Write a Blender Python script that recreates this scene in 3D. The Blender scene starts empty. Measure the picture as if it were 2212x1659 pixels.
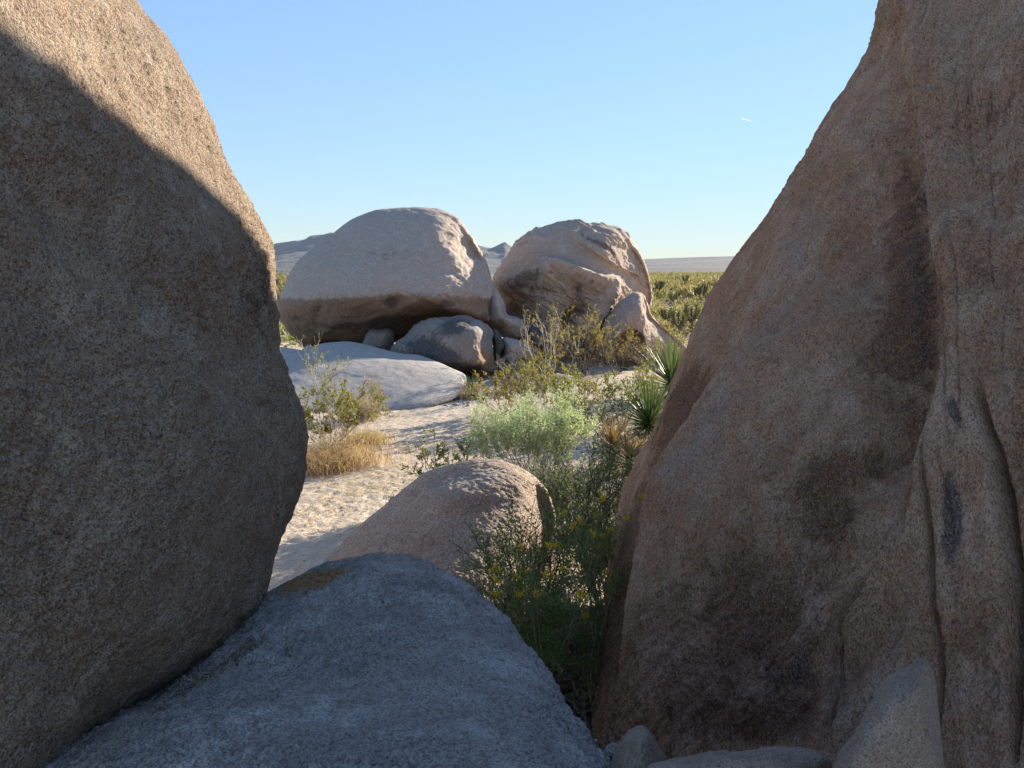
import bpy, math, random
import numpy as np
from mathutils import Vector

SC = bpy.context.scene
COL = SC.collection
rng = np.random.default_rng(7)
random.seed(7)

# ------------------------------------------------------------------ camera
CAM_H = 2.4
PITCH = math.radians(8.1)
FPX = 780.0                      # focal length in pixels of a 1024 wide picture
K = 2.16016                      # measured coordinates are on a 2212 wide copy
cam_data = bpy.data.cameras.new('camera')
cam_data.sensor_width = 36.0
cam_data.lens = FPX / 1024 * 36.0
cam_data.clip_start = 0.05
cam_data.clip_end = 40000
cam = bpy.data.objects.new('camera', cam_data)
cam.location = (0, 0, CAM_H)
cam.rotation_euler = (math.radians(90) - PITCH, 0, 0)
COL.objects.link(cam)
SC.camera = cam

# ------------------------------------------------------------------ light
SUN_AZ, SUN_EL = 43.5, 18.3
world = bpy.data.worlds.new('World'); SC.world = world; world.use_nodes = True
wn = world.node_tree
sky = wn.nodes.new('ShaderNodeTexSky'); sky.sky_type = 'NISHITA'; sky.sun_disc = False
sky.sun_elevation = math.radians(SUN_EL); sky.sun_rotation = math.radians(SUN_AZ)
sky.altitude = 1500; sky.air_density = 1.0; sky.dust_density = 0.05; sky.ozone_density = 2.2
# even out the sky the way the phone's exposure did: bright parts are rolled off, everywhere alike
_bw = wn.nodes.new('ShaderNodeRGBToBW'); wn.links.new(sky.outputs[0], _bw.inputs[0])
_m1 = wn.nodes.new('ShaderNodeMath'); _m1.operation = 'MULTIPLY_ADD'; _m1.inputs[1].default_value = 0.40; _m1.inputs[2].default_value = 1.0
wn.links.new(_bw.outputs[0], _m1.inputs[0])
_dv = wn.nodes.new('ShaderNodeVectorMath'); _dv.operation = 'DIVIDE'; wn.links.new(sky.outputs[0], _dv.inputs[0]); wn.links.new(_m1.outputs[0], _dv.inputs[1])
_wb = wn.nodes.new('ShaderNodeVectorMath'); _wb.operation = 'MULTIPLY'; _wb.inputs[1].default_value = (1.02, 0.985, 0.97)   # white balance of the photograph
wn.links.new(_dv.outputs[0], _wb.inputs[0]); wn.links.new(_wb.outputs[0], wn.nodes['Background'].inputs[0])
wn.nodes['Background'].inputs[1].default_value = 0.14
sun_dir = Vector((math.sin(math.radians(SUN_AZ)) * math.cos(math.radians(SUN_EL)),
                  math.cos(math.radians(SUN_AZ)) * math.cos(math.radians(SUN_EL)),
                  math.sin(math.radians(SUN_EL))))
sd = bpy.data.lights.new('sun', 'SUN'); sd.energy = 3.8; sd.angle = math.radians(0.5); sd.color = (1.0, 0.88, 0.72)
so = bpy.data.objects.new('sun', sd); so.rotation_euler = sun_dir.to_track_quat('Z', 'Y').to_euler()
so.location = (20, 20, 20); COL.objects.link(so)
SC.view_settings.view_transform = 'Standard'
SC.view_settings.look = 'None'
SC.view_settings.exposure = 1.77
SC.view_settings.gamma = 1.0
SC.view_settings.use_curve_mapping = False
SC.cycles.max_bounces = 8
SC.cycles.diffuse_bounces = 5
SC.cycles.volume_bounces = 0

# ------------------------------------------------------------------ helpers: picture rays
cp, sp = math.cos(PITCH), math.sin(PITCH)
def ray(xd, yd):
    """world direction with y = 1 through a point of the 2212 wide copy"""
    xd = np.asarray(xd, float); yd = np.asarray(yd, float)
    a = (xd / K - 512) / FPX; b = -(yd / K - 384) / FPX
    wy = cp + b * sp; wz = -sp + b * cp
    return a / wy, wz / wy
def P(xd, yd, d):
    rx, rz = ray(xd, yd)
    return np.stack([rx * d, np.broadcast_to(d, np.shape(rx)) * 1.0, CAM_H + rz * d], -1)
def ground_at(xd, yd, z=0.0):
    rx, rz = ray(xd, yd)
    d = (z - CAM_H) / rz
    return float(rx * d), float(d)

# ------------------------------------------------------------------ helpers: noise
def _hash(ix, iy, iz, seed):
    h = (ix * 374761393 + iy * 668265263 + iz * 2147483647 + seed * 974711) & 0xffffffff
    h = ((h ^ (h >> 13)) * 1274126177) & 0xffffffff
    h = (h ^ (h >> 16)) & 0xffffffff
    return h.astype(np.float64) / 4294967295.0 * 2 - 1
def vnoise(p, scale, seed=0):
    q = np.asarray(p, float) * scale
    i = np.floor(q).astype(np.int64); f = q - i
    u = f * f * f * (f * (f * 6 - 15) + 10)
    r = 0
    for dx in (0, 1):
        wx = u[..., 0] if dx else 1 - u[..., 0]
        for dy in (0, 1):
            wy = u[..., 1] if dy else 1 - u[..., 1]
            for dz in (0, 1):
                wz = u[..., 2] if dz else 1 - u[..., 2]
                r = r + wx * wy * wz * _hash(i[..., 0] + dx, i[..., 1] + dy, i[..., 2] + dz, seed)
    return r
def fbm(p, scale, octs=4, gain=0.5, seed=0):
    r = 0; a = 1.0
    for o in range(octs):
        r = r + a * vnoise(p, scale * 2 ** o, seed + o * 17); a *= gain
    return r
def sstep(x, a, b):
    t = np.clip((x - a) / (b - a), 0, 1)
    return t * t * (3 - 2 * t)
def seg_dist(x, y, poly):
    """distance to a polyline and signed side (+ to the left of its direction)"""
    best = np.full(np.shape(x), 1e9); side = np.zeros(np.shape(x))
    for (x0, y0), (x1, y1) in zip(poly[:-1], poly[1:]):
        dx, dy = x1 - x0, y1 - y0; L = dx * dx + dy * dy
        t = np.clip(((x - x0) * dx + (y - y0) * dy) / L, 0, 1)
        ex, ey = x - (x0 + t * dx), y - (y0 + t * dy)
        dd = np.hypot(ex, ey)
        s = np.sign(dx * (y - y0) - dy * (x - x0))
        m = dd < best - 1e-9
        best = np.where(m, dd, best); side = np.where(m, s, side)
    return best, side
def end_taper(x, y, poly, L):
    (x0, y0), (x1, y1) = poly[0], poly[-1]
    return (1 - np.exp(-((x - x0) ** 2 + (y - y0) ** 2) / L ** 2)) * (1 - np.exp(-((x - x1) ** 2 + (y - y1) ** 2) / L ** 2))
def gauss(x, y, cx, cy, sx, sy=None, rot=0):
    sy = sy or sx
    c, s = math.cos(math.radians(rot)), math.sin(math.radians(rot))
    dx, dy = x - cx, y - cy
    u, v = dx * c + dy * s, -dx * s + dy * c
    return np.exp(-(u / sx) ** 2 - (v / sy) ** 2)

# ------------------------------------------------------------------ helpers: objects
def tag(o, label=None, cat=None, group=None, kind=None):
    if label: o['label'] = label
    if cat: o['category'] = cat
    if group: o['group'] = group
    if kind: o['kind'] = kind
    return o
def make_mesh(name, verts, faces, mat, parent=None, smooth=True, attrs=None, origin=None):
    """faces: list of int arrays, each (n,k); origin: local zero of the object in world space"""
    verts = np.asarray(verts, float)
    if origin is not None: verts = verts - np.asarray(origin, float)
    me = bpy.data.meshes.new(name)
    if not isinstance(faces, list): faces = [faces]
    faces = [np.asarray(f, np.int32) for f in faces if len(f)]
    nl = sum(f.size for f in faces); nf = sum(len(f) for f in faces)
    me.vertices.add(len(verts)); me.loops.add(nl); me.polygons.add(nf)
    me.vertices.foreach_set('co', verts.astype(np.float32).ravel())
    me.loops.foreach_set('vertex_index', np.concatenate([f.ravel() for f in faces]))
    tot = np.concatenate([np.full(len(f), f.shape[1], np.int32) for f in faces])
    st = np.concatenate([[0], np.cumsum(tot)[:-1]]).astype(np.int32)
    me.polygons.foreach_set('loop_start', st)
    if smooth: me.polygons.foreach_set('use_smooth', np.ones(nf, bool))
    me.update(calc_edges=True)
    if attrs:
        for k, v in attrs.items():
            a = me.attributes.new(k, 'FLOAT', 'POINT'); a.data.foreach_set('value', np.asarray(v, np.float32).ravel())
    if mat: me.materials.append(mat)
    o = bpy.data.objects.new(name, me); COL.objects.link(o)
    if parent is not None:
        o.parent = parent
        if origin is not None:
            o.location = Vector(origin) - parent.location
    elif origin is not None: o.location = origin
    return o
def empty(name, loc, label, cat, group=None, rz=0.0):
    o = bpy.data.objects.new(name, None); o.location = loc; o.rotation_euler = (0, 0, rz)
    o.empty_display_size = 0.2; COL.objects.link(o)
    return tag(o, label, cat, group)

# ------------------------------------------------------------------ materials
def new_mat(name):
    m = bpy.data.materials.new(name); m.use_nodes = True
    nt = m.node_tree; b = nt.nodes['Principled BSDF']
    return m, nt, b
class N:
    def __init__(s, nt): s.nt = nt
    def n(s, t, **k):
        o = s.nt.nodes.new(t)
        for a, v in k.items(): setattr(o, a, v)
        return o
    def l(s, a, b): s.nt.links.new(a, b)
    def noise(s, vec, scale, detail=3, rough=0.55, dist=0.0):
        o = s.n('ShaderNodeTexNoise'); o.inputs['Scale'].default_value = scale; o.inputs['Detail'].default_value = detail
        o.inputs['Roughness'].default_value = rough; o.inputs['Distortion'].default_value = dist
        s.l(vec, o.inputs['Vector']); return o.outputs['Fac']
    def ramp(s, fac, a, b):
        o = s.n('ShaderNodeMapRange'); o.interpolation_type = 'SMOOTHSTEP'
        o.inputs['From Min'].default_value = a; o.inputs['From Max'].default_value = b
        s.l(fac, o.inputs['Value']); return o.outputs['Result']
    def math(s, op, a, b=None):
        o = s.n('ShaderNodeMath', operation=op)
        for i, v in enumerate((a, b)):
            if v is None: continue
            if isinstance(v, (int, float)): o.inputs[i].default_value = v
            else: s.l(v, o.inputs[i])
        return o.outputs[0]
    def mix(s, fac, a, b, blend='MIX'):
        o = s.n('ShaderNodeMix', data_type='RGBA', blend_type=blend)
        for i, v in ((0, fac), (6, a), (7, b)):
            if isinstance(v, (int, float)): o.inputs[i].default_value = v
            elif isinstance(v, tuple): o.inputs[i].default_value = (*v, 1)
            else: s.l(v, o.inputs[i])
        return o.outputs[2]
    def attr(s, name):
        o = s.n('ShaderNodeAttribute', attribute_name=name); return o.outputs['Fac']

def granite(name, base, light, warm, grain=110, bump=0.5, bumpd=0.006, speck=0.6, dark=(0.05, 0.042, 0.038),
            rust_or_sun=(0.24, 0.12, 0.055), pale=(0.5, 0.46, 0.4), stretch=(1, 1, 1), pits=0.4, coarse=0.5, rot=(0, 0, 0)):
    m, nt, b = new_mat(name); g = N(nt)
    tc = g.n('ShaderNodeTexCoord').outputs['Object']
    mp = g.n('ShaderNodeMapping'); mp.inputs['Scale'].default_value = stretch; mp.inputs['Rotation'].default_value = rot
    g.l(tc, mp.inputs['Vector']); st = mp.outputs['Vector']
    big = g.noise(tc, 1.1, 5, 0.6, 0.4); med = g.noise(st, 6.0, 5, 0.65, 0.3)
    gr = g.noise(st, grain * 1.5, 2, 0.65); gr2 = g.noise(st, grain * 0.55, 4, 0.75)
    vo = g.n('ShaderNodeTexVoronoi'); vo.inputs['Scale'].default_value = grain * 1.7; g.l(st, vo.inputs['Vector'])
    vs = g.n('ShaderNodeSeparateColor'); g.l(vo.outputs['Color'], vs.inputs[0])
    c = g.mix(g.ramp(big, 0.3, 0.7), base, warm)
    c = g.mix(g.math('MULTIPLY', g.ramp(med, 0.45, 0.68), 0.75), c, light)
    md2 = g.noise(st, 13.0, 6, 0.7, 0.4)
    c = g.mix(g.math('MULTIPLY', g.ramp(md2, 0.5, 0.34), 0.45 * min(1, grain / 100)), c, g.mix(1.0, c, (0.55, 0.47, 0.42), 'MULTIPLY'))
    # stains of water and lichen, plus painted light and shade (attributes give their outline)
    wob = g.math('SUBTRACT', g.noise(st, 7.0, 9, 0.78, 0.6), 0.5)
    for a, colr, k in (('rust_or_sun', rust_or_sun, 1.7), ('pale', pale, 1.1), ('dark', dark, 1.6)):
        f = g.math('ADD', g.attr(a), g.math('MULTIPLY', wob, k))
        f = g.math('MULTIPLY', g.ramp(f, 0.35, 0.75), g.ramp(g.attr(a), 0.03, 0.25))
        c = g.mix(g.math('MULTIPLY', f, 0.85), c, colr)
    # crystals: quartz and feldspar pale, mica black
    sc_ = g.math('MULTIPLY', g.ramp(vs.outputs[0], 0.62, 0.95), speck)
    c = g.mix(sc_, c, g.mix(0.75, c, (1.0, 0.95, 0.88), 'MULTIPLY'), 'MIX')
    c = g.mix(sc_, c, g.mix(0.45, c, (0.62, 0.6, 0.57)))
    mica = g.math('MULTIPLY', g.ramp(vs.outputs[1], 0.55, 0.9), speck)
    c = g.mix(mica, c, g.mix(1.0, c, (0.42, 0.38, 0.36), 'MULTIPLY'))
    c = g.mix(g.math('MULTIPLY', g.ramp(gr, 0.48, 0.3), speck), c, g.mix(1.0, c, (0.45, 0.4, 0.37), 'MULTIPLY'))
    c = g.mix(g.math('MULTIPLY', g.ramp(gr2, 0.47, 0.35), 0.55 * speck + 0.1), c, g.mix(1.0, c, (0.55, 0.5, 0.47), 'MULTIPLY'))
    c = g.mix(g.math('MULTIPLY', g.ramp(gr, 0.56, 0.70), 0.6 * speck), c, g.mix(0.5, c, (0.92, 0.88, 0.82)))
    g.l(c, b.inputs['Base Color'])
    b.inputs['Roughness'].default_value = 0.9; b.inputs['Specular IOR Level'].default_value = 0.2
    h = g.math('ADD', g.math('MULTIPLY', gr, 0.8), g.math('MULTIPLY', gr2, 1.6 * coarse + 0.3))
    h = g.math('ADD', h, g.math('MULTIPLY', g.noise(st, grain * 0.12, 4, 0.6), 2.2 * coarse))
    h = g.math('SUBTRACT', h, g.math('MULTIPLY', g.ramp(gr2, 0.36, 0.26), pits))
    bp = g.n('ShaderNodeBump'); bp.inputs['Strength'].default_value = bump; bp.inputs['Distance'].default_value = bumpd
    g.l(h, bp.inputs['Height']); g.l(bp.outputs[0], b.inputs['Normal'])
    return m

M_left = granite('granite_left', (0.45, 0.34, 0.24), (0.66, 0.54, 0.40), (0.50, 0.35, 0.225), grain=130, bump=1.0, bumpd=0.018, speck=0.8, coarse=1.0, pits=1.6, dark=(0.14, 0.115, 0.095))
M_wall = granite('granite_wall', (0.68, 0.42, 0.26), (0.84, 0.60, 0.42), (0.60, 0.33, 0.18), grain=140, bump=1.0, bumpd=0.014, speck=0.75, stretch=(1.25, 1.15, 0.6), coarse=1.0, pits=1.3, dark=(0.11, 0.09, 0.085), rust_or_sun=(0.26, 0.125, 0.055))
M_slab = granite('granite_slab', (0.60, 0.565, 0.52), (0.90, 0.86, 0.80), (0.62, 0.54, 0.46), grain=110, bump=1.0, bumpd=0.022, speck=0.6, coarse=1.0, pits=1.6, stretch=(0.8, 1.0, 1.0), rust_or_sun=(0.75, 0.37, 0.11))  # the orange tint is painted sunlight for the crest
M_dome = granite('granite_dome', (0.56, 0.455, 0.365), (0.68, 0.59, 0.49), (0.55, 0.41, 0.30), grain=105, bump=1.0, bumpd=0.012, speck=0.85, coarse=0.7, pits=1.0, rust_or_sun=(0.42, 0.27, 0.16))
M_foot = granite('granite_foot', (0.42, 0.32, 0.25), (0.56, 0.46, 0.37), (0.42, 0.29, 0.20), grain=220, bump=1.0, bumpd=0.006, speck=0.6, coarse=1.0, pits=1.2)
M_far = granite('granite_far', (0.46, 0.39, 0.325), (0.54, 0.47, 0.40), (0.45, 0.37, 0.30), grain=42, bump=0.7, bumpd=0.02, speck=0.4, coarse=0.6, dark=(0.10, 0.07, 0.055), rust_or_sun=(0.27, 0.165, 0.095), pale=(0.46, 0.42, 0.37))
M_far_red = granite('granite_far_red', (0.46, 0.365, 0.29), (0.56, 0.47, 0.39), (0.45, 0.335, 0.25), grain=38, bump=0.75, bumpd=0.025, speck=0.4, coarse=0.7, dark=(0.13, 0.085, 0.065), rust_or_sun=(0.28, 0.17, 0.1), pale=(0.46, 0.4, 0.33))
M_low = granite('granite_low_slab', (0.40, 0.375, 0.345), (0.48, 0.455, 0.425), (0.40, 0.36, 0.32), grain=50, bump=0.6, bumpd=0.012, speck=0.35, coarse=0.5, dark=(0.16, 0.14, 0.14))
M_grey = granite('granite_grey_block', (0.24, 0.22, 0.21), (0.33, 0.30, 0.28), (0.32, 0.25, 0.19), grain=45, bump=0.7, bumpd=0.018, speck=0.4, coarse=0.7, dark=(0.055, 0.052, 0.055), rust_or_sun=(0.33, 0.2, 0.11), pale=(0.42, 0.39, 0.35))

def leaf_mat(name, c1, c2, trans=0.45, rough=0.6):
    m, nt, b = new_mat(name); g = N(nt)
    tc = g.n('ShaderNodeTexCoord').outputs['Object']
    oi = g.n('ShaderNodeObjectInfo').outputs['Random']
    geo = g.n('ShaderNodeNewGeometry').outputs['Random Per Island']
    c = g.mix(geo, c1, c2)
    c = g.mix(g.math('MULTIPLY', g.ramp(g.noise(tc, 5, 2), 0.35, 0.7), 0.5), c, g.mix(1.0, c, (0.6, 0.62, 0.5), 'MULTIPLY'))
    g.l(c, b.inputs['Base Color']); b.inputs['Roughness'].default_value = rough; b.inputs['Specular IOR Level'].default_value = 0.3
    tr = g.n('ShaderNodeBsdfTranslucent'); g.l(g.mix(1.0, c, (1.25, 1.3, 0.8), 'MULTIPLY'), tr.inputs['Color'])
    mx = g.n('ShaderNodeMixShader'); mx.inputs[0].default_value = trans
    out = [n for n in nt.nodes if n.type == 'OUTPUT_MATERIAL'][0]
    g.l(b.outputs[0], mx.inputs[1]); g.l(tr.outputs[0], mx.inputs[2]); g.l(mx.outputs[0], out.inputs[0])
    return m
def stem_mat(name, c1, c2):
    m, nt, b = new_mat(name); g = N(nt)
    tc = g.n('ShaderNodeTexCoord').outputs['Object']
    c = g.mix(g.ramp(g.noise(tc, 14, 3), 0.35, 0.65), c1, c2)
    g.l(c, b.inputs['Base Color']); b.inputs['Roughness'].default_value = 0.8
    return m
L_creo = leaf_mat('creosote_leaf', (0.19, 0.18, 0.035), (0.30, 0.26, 0.07))
L_creo_dry = leaf_mat('creosote_leaf_olive', (0.22, 0.175, 0.045), (0.33, 0.25, 0.08))
L_creo_green = leaf_mat('creosote_leaf_green', (0.12, 0.155, 0.03), (0.22, 0.235, 0.06))
L_pale = leaf_mat('pale_green_leaf', (0.25, 0.33, 0.18), (0.52, 0.60, 0.41), 0.4)
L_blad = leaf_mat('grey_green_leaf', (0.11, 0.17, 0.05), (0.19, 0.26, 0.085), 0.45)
L_flower = leaf_mat('yellow_petal', (0.62, 0.42, 0.02), (0.75, 0.55, 0.05), 0.35)
L_straw = leaf_mat('straw_blade', (0.40, 0.28, 0.16), (0.60, 0.46, 0.28), 0.35)
L_straw_red = leaf_mat('straw_blade_orange', (0.36, 0.22, 0.14), (0.64, 0.48, 0.32), 0.35)
L_straw_grey = leaf_mat('straw_blade_grey', (0.34, 0.27, 0.21), (0.46, 0.38, 0.3), 0.3)
L_yucca = leaf_mat('yucca_leaf', (0.10, 0.15, 0.06), (0.16, 0.22, 0.09), 0.2, 0.4)
L_yucca_dead = leaf_mat('yucca_dead_leaf', (0.20, 0.13, 0.07), (0.34, 0.24, 0.13), 0.2)
L_yucca_dark = leaf_mat('yucca_old_leaf', (0.07, 0.05, 0.035), (0.13, 0.09, 0.06), 0.1)
L_far = leaf_mat('scrub_leaf', (0.17, 0.145, 0.07), (0.29, 0.24, 0.125), 0.42)
L_far_grey = leaf_mat('scrub_leaf_grey', (0.24, 0.2, 0.13), (0.34, 0.29, 0.2), 0.4)
L_josh = leaf_mat('joshua_leaf', (0.10, 0.105, 0.05), (0.18, 0.175, 0.09), 0.3)
S_bark = stem_mat('bush_bark', (0.10, 0.08, 0.065), (0.17, 0.14, 0.115))
S_grey = stem_mat('grey_twig', (0.30, 0.27, 0.25), (0.42, 0.39, 0.36))
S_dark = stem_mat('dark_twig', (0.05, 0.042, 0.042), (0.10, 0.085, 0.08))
S_tan = stem_mat('tan_twig', (0.24, 0.2, 0.13), (0.34, 0.28, 0.18))

# ------------------------------------------------------------------ rocks
def close_curve(pts, n, weight=None):
    """closed Catmull-Rom through pts, resampled to n points by weighted arc length"""
    p = np.array(pts, float); m = len(p); out = []
    for i in range(m):
        a, b, c, d = p[(i - 1) % m], p[i], p[(i + 1) % m], p[(i + 2) % m]
        t = np.linspace(0, 1, 24, endpoint=False)[:, None]
        # centripetal-ish: limit tangents to neighbouring chord lengths
        L = np.linalg.norm(c - b)
        t1 = (c - a) / (np.linalg.norm(c - a) + 1e-9) * L; t2 = (d - b) / (np.linalg.norm(d - b) + 1e-9) * L
        h = (2 * t ** 3 - 3 * t ** 2 + 1) * b + (t ** 3 - 2 * t ** 2 + t) * t1 + (-2 * t ** 3 + 3 * t ** 2) * c + (t ** 3 - t ** 2) * t2
        out.append(h)
    q = np.concatenate(out); q2 = np.vstack([q, q[:1]])
    s = np.linalg.norm(np.diff(q2, axis=0), axis=1)
    if weight is not None: s = s * weight(q)
    cs = np.concatenate([[0], np.cumsum(s)]); tt = np.linspace(0, cs[-1], n, endpoint=False)
    return np.stack([np.interp(tt, cs, q2[:, 0]), np.interp(tt, cs, q2[:, 1])], -1)
def onscreen_weight(q):
    out = (q[:, 0] < -60) | (q[:, 0] > 2280) | (q[:, 1] < -60) | (q[:, 1] > 1730)
    return np.where(out, 0.12, 1.0)

def rock(name, outline, centre, front, rim, back, mat, label, cat='boulder', nt=240, nf=120, nb=30, a=2.0, b=0.5,
         relief=None, stain_or_light=None, rough=0.01, rscale=3.0, rn=False, group=None, jag=0.0, ab=2.0, bb=0.5, fine=None, grit=0.0):
    """A boulder grown from its outline: depth runs from rim (the silhouette) to front (the near face)
    and to back (the far side); relief carves the near face; noise roughens everything."""
    o = close_curve(outline, nt, onscreen_weight)
    c = np.array(centre, float)
    V = []; Q = []; S = []; side = []
    def D(f, x, y): return f(x, y) if callable(f) else np.full(np.shape(x), float(f))
    sf = np.sin(np.linspace(0, math.pi / 2, nf + 1)) [1:]
    sb = np.sin(np.linspace(math.pi / 2, 0, nb + 1))[1:-1]
    rings = [(s, +1) for s in sf] + [(s, -1) for s in sb]
    s_ = np.array([r[0] for r in rings])[:, None]; sg = np.array([r[1] for r in rings])[:, None]
    qx = c[0] + s_ * (o[None, :, 0] - c[0]); qy = c[1] + s_ * (o[None, :, 1] - c[1])
    fr = D(front, qx, qy); ri = D(rim, qx, qy); ba = D(back, qx, qy)
    kf = (1 - s_ ** a).clip(0) ** b; kb = (1 - s_ ** ab).clip(0) ** bb
    d = np.where(sg > 0, ri - (ri - fr) * kf, ri + (ba - ri) * kb)
    if relief is not None:
        mask = np.where(sg > 0, sstep(1 - s_, 0.0, 0.06 if not rn else 0.12), 0)
        rel = relief(qx, qy) * mask
        if not rn: d = np.where(sg > 0, np.minimum(d + rel, ri - 0.18 * (ri - fr) * kf), d)
    pts = P(qx, qy, d)
    # poles
    cf = P(c[0], c[1], D(front, c[0], c[1]) + (relief(np.array(c[0]), np.array(c[1])) if relief is not None and not rn else 0))
    cb = P(c[0], c[1], D(back, c[0], c[1]))
    R = len(rings); T = nt
    # normals on the grid for displacement
    def gridn(pts):
        dth = np.roll(pts, -1, 1) - np.roll(pts, 1, 1)
        dr = np.empty_like(pts); dr[1:-1] = pts[2:] - pts[:-2]; dr[0] = pts[1] - pts[0]; dr[-1] = pts[-1] - pts[-2]
        n = np.cross(dr, dth); n /= np.linalg.norm(n, axis=-1, keepdims=True) + 1e-12
        return n
    n = gridn(pts)
    if n[nf // 2, 0, 1] > 0: n = -n
    disp = rough * fbm(pts, rscale, 5, 0.55, seed=len(outline))
    if relief is not None and rn: disp = disp - rel * (d / 3.2)
    if jag: disp = disp + jag * fbm(pts, rscale * 7, 3, 0.6, seed=99)
    if grit:
        g1 = fbm(pts, 45.0, 3, 0.8, seed=7)
        disp = disp + grit * (g1 - 0.9 * sstep(fbm(pts, 55.0, 2, 0.6, seed=8), 0.35, 0.9)) * (0.6 + 0.5 * vnoise(pts, 3.0, 5)) * np.where(sg > 0, 1, 0)
    if fine is not None: disp = disp + fine(pts, qx, qy) * np.where(sg > 0, 1, 0)
    pts = pts + n * disp[..., None]
    verts = np.concatenate([pts.reshape(-1, 3), [cf], [cb]])
    idx = np.arange(R * T).reshape(R, T)
    aa = idx[:-1]; bb_ = idx[1:]
    quads = np.stack([aa, np.roll(aa, -1, 1), np.roll(bb_, -1, 1), bb_], -1).reshape(-1, 4)
    i0 = idx[0]; t1 = np.stack([np.full(T, R * T), np.roll(i0, -1), i0], -1)
    i1 = idx[-1]; t2 = np.stack([np.full(T, R * T + 1), i1, np.roll(i1, -1)], -1)
    attrs = {}
    sx = np.concatenate([qx.ravel(), [c[0], c[0]]]); sy = np.concatenate([qy.ravel(), [c[1], c[1]]])
    fside = np.concatenate([np.broadcast_to(sg, qx.shape).ravel(), [1, -1]])
    for k in ('dark', 'rust_or_sun', 'pale'):
        f = stain_or_light.get(k) if stain_or_light else None
        attrs[k] = np.clip(f(sx, sy), 0, 1) * (fside > 0) if f else np.zeros(len(verts))
    org = ((verts[:, 0].min() + verts[:, 0].max()) / 2, (verts[:, 1].min() + verts[:, 1].max()) / 2, verts[:, 2].min())
    ob = make_mesh(name, verts, [quads, t1, t2], mat, attrs=attrs, origin=org)
    return tag(ob, label, cat, group)

def dd(px, py, ox, oy, k):      # a crop's coordinates to the 2212 copy
    return (ox + px / k, oy + py / k)
def c1(l): return [dd(x, y, 576, 427.9, 3.779) for x, y in l]
def c2(l): return [dd(x, y, 1042.4, 438.9, 3.779) for x, y in l]

def plane_depth(n, c):
    def f(x, y):
        rx, rz = ray(x, y)
        den = n[0] * rx + n[1] + n[2] * rz
        return c / den
    return f

# --- the big boulder on the left, almost a wall beside the camera
nL = np.array([1.0, -0.30, 0.12]); pL = np.array([-1.15, 1.76, 0.0])
_fl = plane_depth(nL, float(nL @ pL))
def frontL(x, y):
    x = np.minimum(x, 640 - 0 * x)
    d = _fl(x, y)
    d = np.clip(d, 0.35, 3.9)
    return d - 0.12 * gauss(x, y, 480, 1000, 300, 380) + 0.10 * gauss(x, y, 560, 760, 60, 160, 8)
def rimL(x, y):
    return np.clip(frontL(x, y) + 0.55 + 0.9 * sstep(y, 500, -400), 0.6, 4.6)
outL = [(290, 0), (360, 105), (430, 240), (500, 380), (555, 470), (583, 540), (590, 640), (591, 700), (600, 760), (632, 840),
        (655, 920), (656, 1010), (641, 1100), (610, 1200), (575, 1300), (530, 1370), (480, 1422), (390, 1475), (300, 1545), (200, 1665),
        (60, 1850), (-300, 2150), (-1100, 2300), (-1900, 1700), (-2100, 700), (-1700, -300), (-900, -800), (-200, -700), (120, -300)]
def stL_d(x, y): return 0.55 * gauss(x, y, 560, 640, 60, 130, 10) + 0.4 * gauss(x, y, 420, 1330, 260, 60, -38)  # second patch is shade painted where the boulder curves under
def stL_p(x, y): return 0.5 * gauss(x, y, 330, 900, 260, 120, 40)
def reliefL(x, y):
    r = 0.035 * gauss(x, y, 470, 700, 30, 200, -18) - 0.04 * gauss(x, y, 400, 830, 60, 260, -30)
    r = r + 0.05 * gauss(x, y, 200, 520, 60, 300, -50)
    return r
rock('boulder', outL, (-500, 900), frontL, rimL, lambda x, y: rimL(x, y) + 2.2, M_left,
     'huge rough brown boulder filling the left edge, its top in sunlight, the rest shaded', nt=620, nf=330, nb=40, a=9, b=0.55, rn=True,
     relief=reliefL, stain_or_light=dict(dark=stL_d, pale=stL_p), rough=0.03, rscale=1.6, jag=0.005, grit=0.0075)

# sunlit sliver of a rock behind it
rock('boulder', [(585, 700), (600, 735), (608, 765), (618, 800), (622, 825), (600, 850), (560, 840), (530, 780), (550, 715)], (575, 780), 4.4, 4.7, 5.6,
     M_left, 'narrow sunlit tan rock peeking out behind the right edge of the huge left boulder', nt=90, nf=40, nb=20, rough=0.01, jag=0.002)

# --- the grey slab in the foreground
def frontS(x, y):
    rx, rz = ray(x, y)
    z = 1.22 - 0.07 * sstep(x, 900, 1400) + 0.06 * gauss(x, y, 800, 1230, 260, 90) + 0.025 * gauss(x, y, 500, 1600, 300, 100) - 0.06 * gauss(x, y, 330, 1480, 90, 60)
    rz = np.minimum(rz, -0.30)
    return np.clip((z - CAM_H) / rz, 0.3, 3.6)
outS = [(470, 1380), (560, 1292), (600, 1266), (650, 1240), (700, 1217), (760, 1205), (850, 1202), (900, 1210), (960, 1240), (1010, 1270), (1060, 1312), (1100, 1352),
        (1150, 1412), (1190, 1466), (1222, 1520), (1260, 1562), (1300, 1612), (1335, 1665), (1420, 1820), (1450, 2300), (900, 2800), (0, 2800),
        (-500, 2200), (-300, 1780), (100, 1600), (300, 1500)]
def reliefS(x, y):
    r = 0.05 * gauss(x, y, 640, 1262, 60, 18, -20) - 0.0
    r = r + 0.035 * gauss(x, y, 1160, 1400, 140, 14, 40) + 0.03 * gauss(x, y, 1080, 1432, 14, 7, 30) * 0.4
    r = r + 0.012 * gauss(x, y, 752, 1592, 10, 5, 0)
    return r
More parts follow.
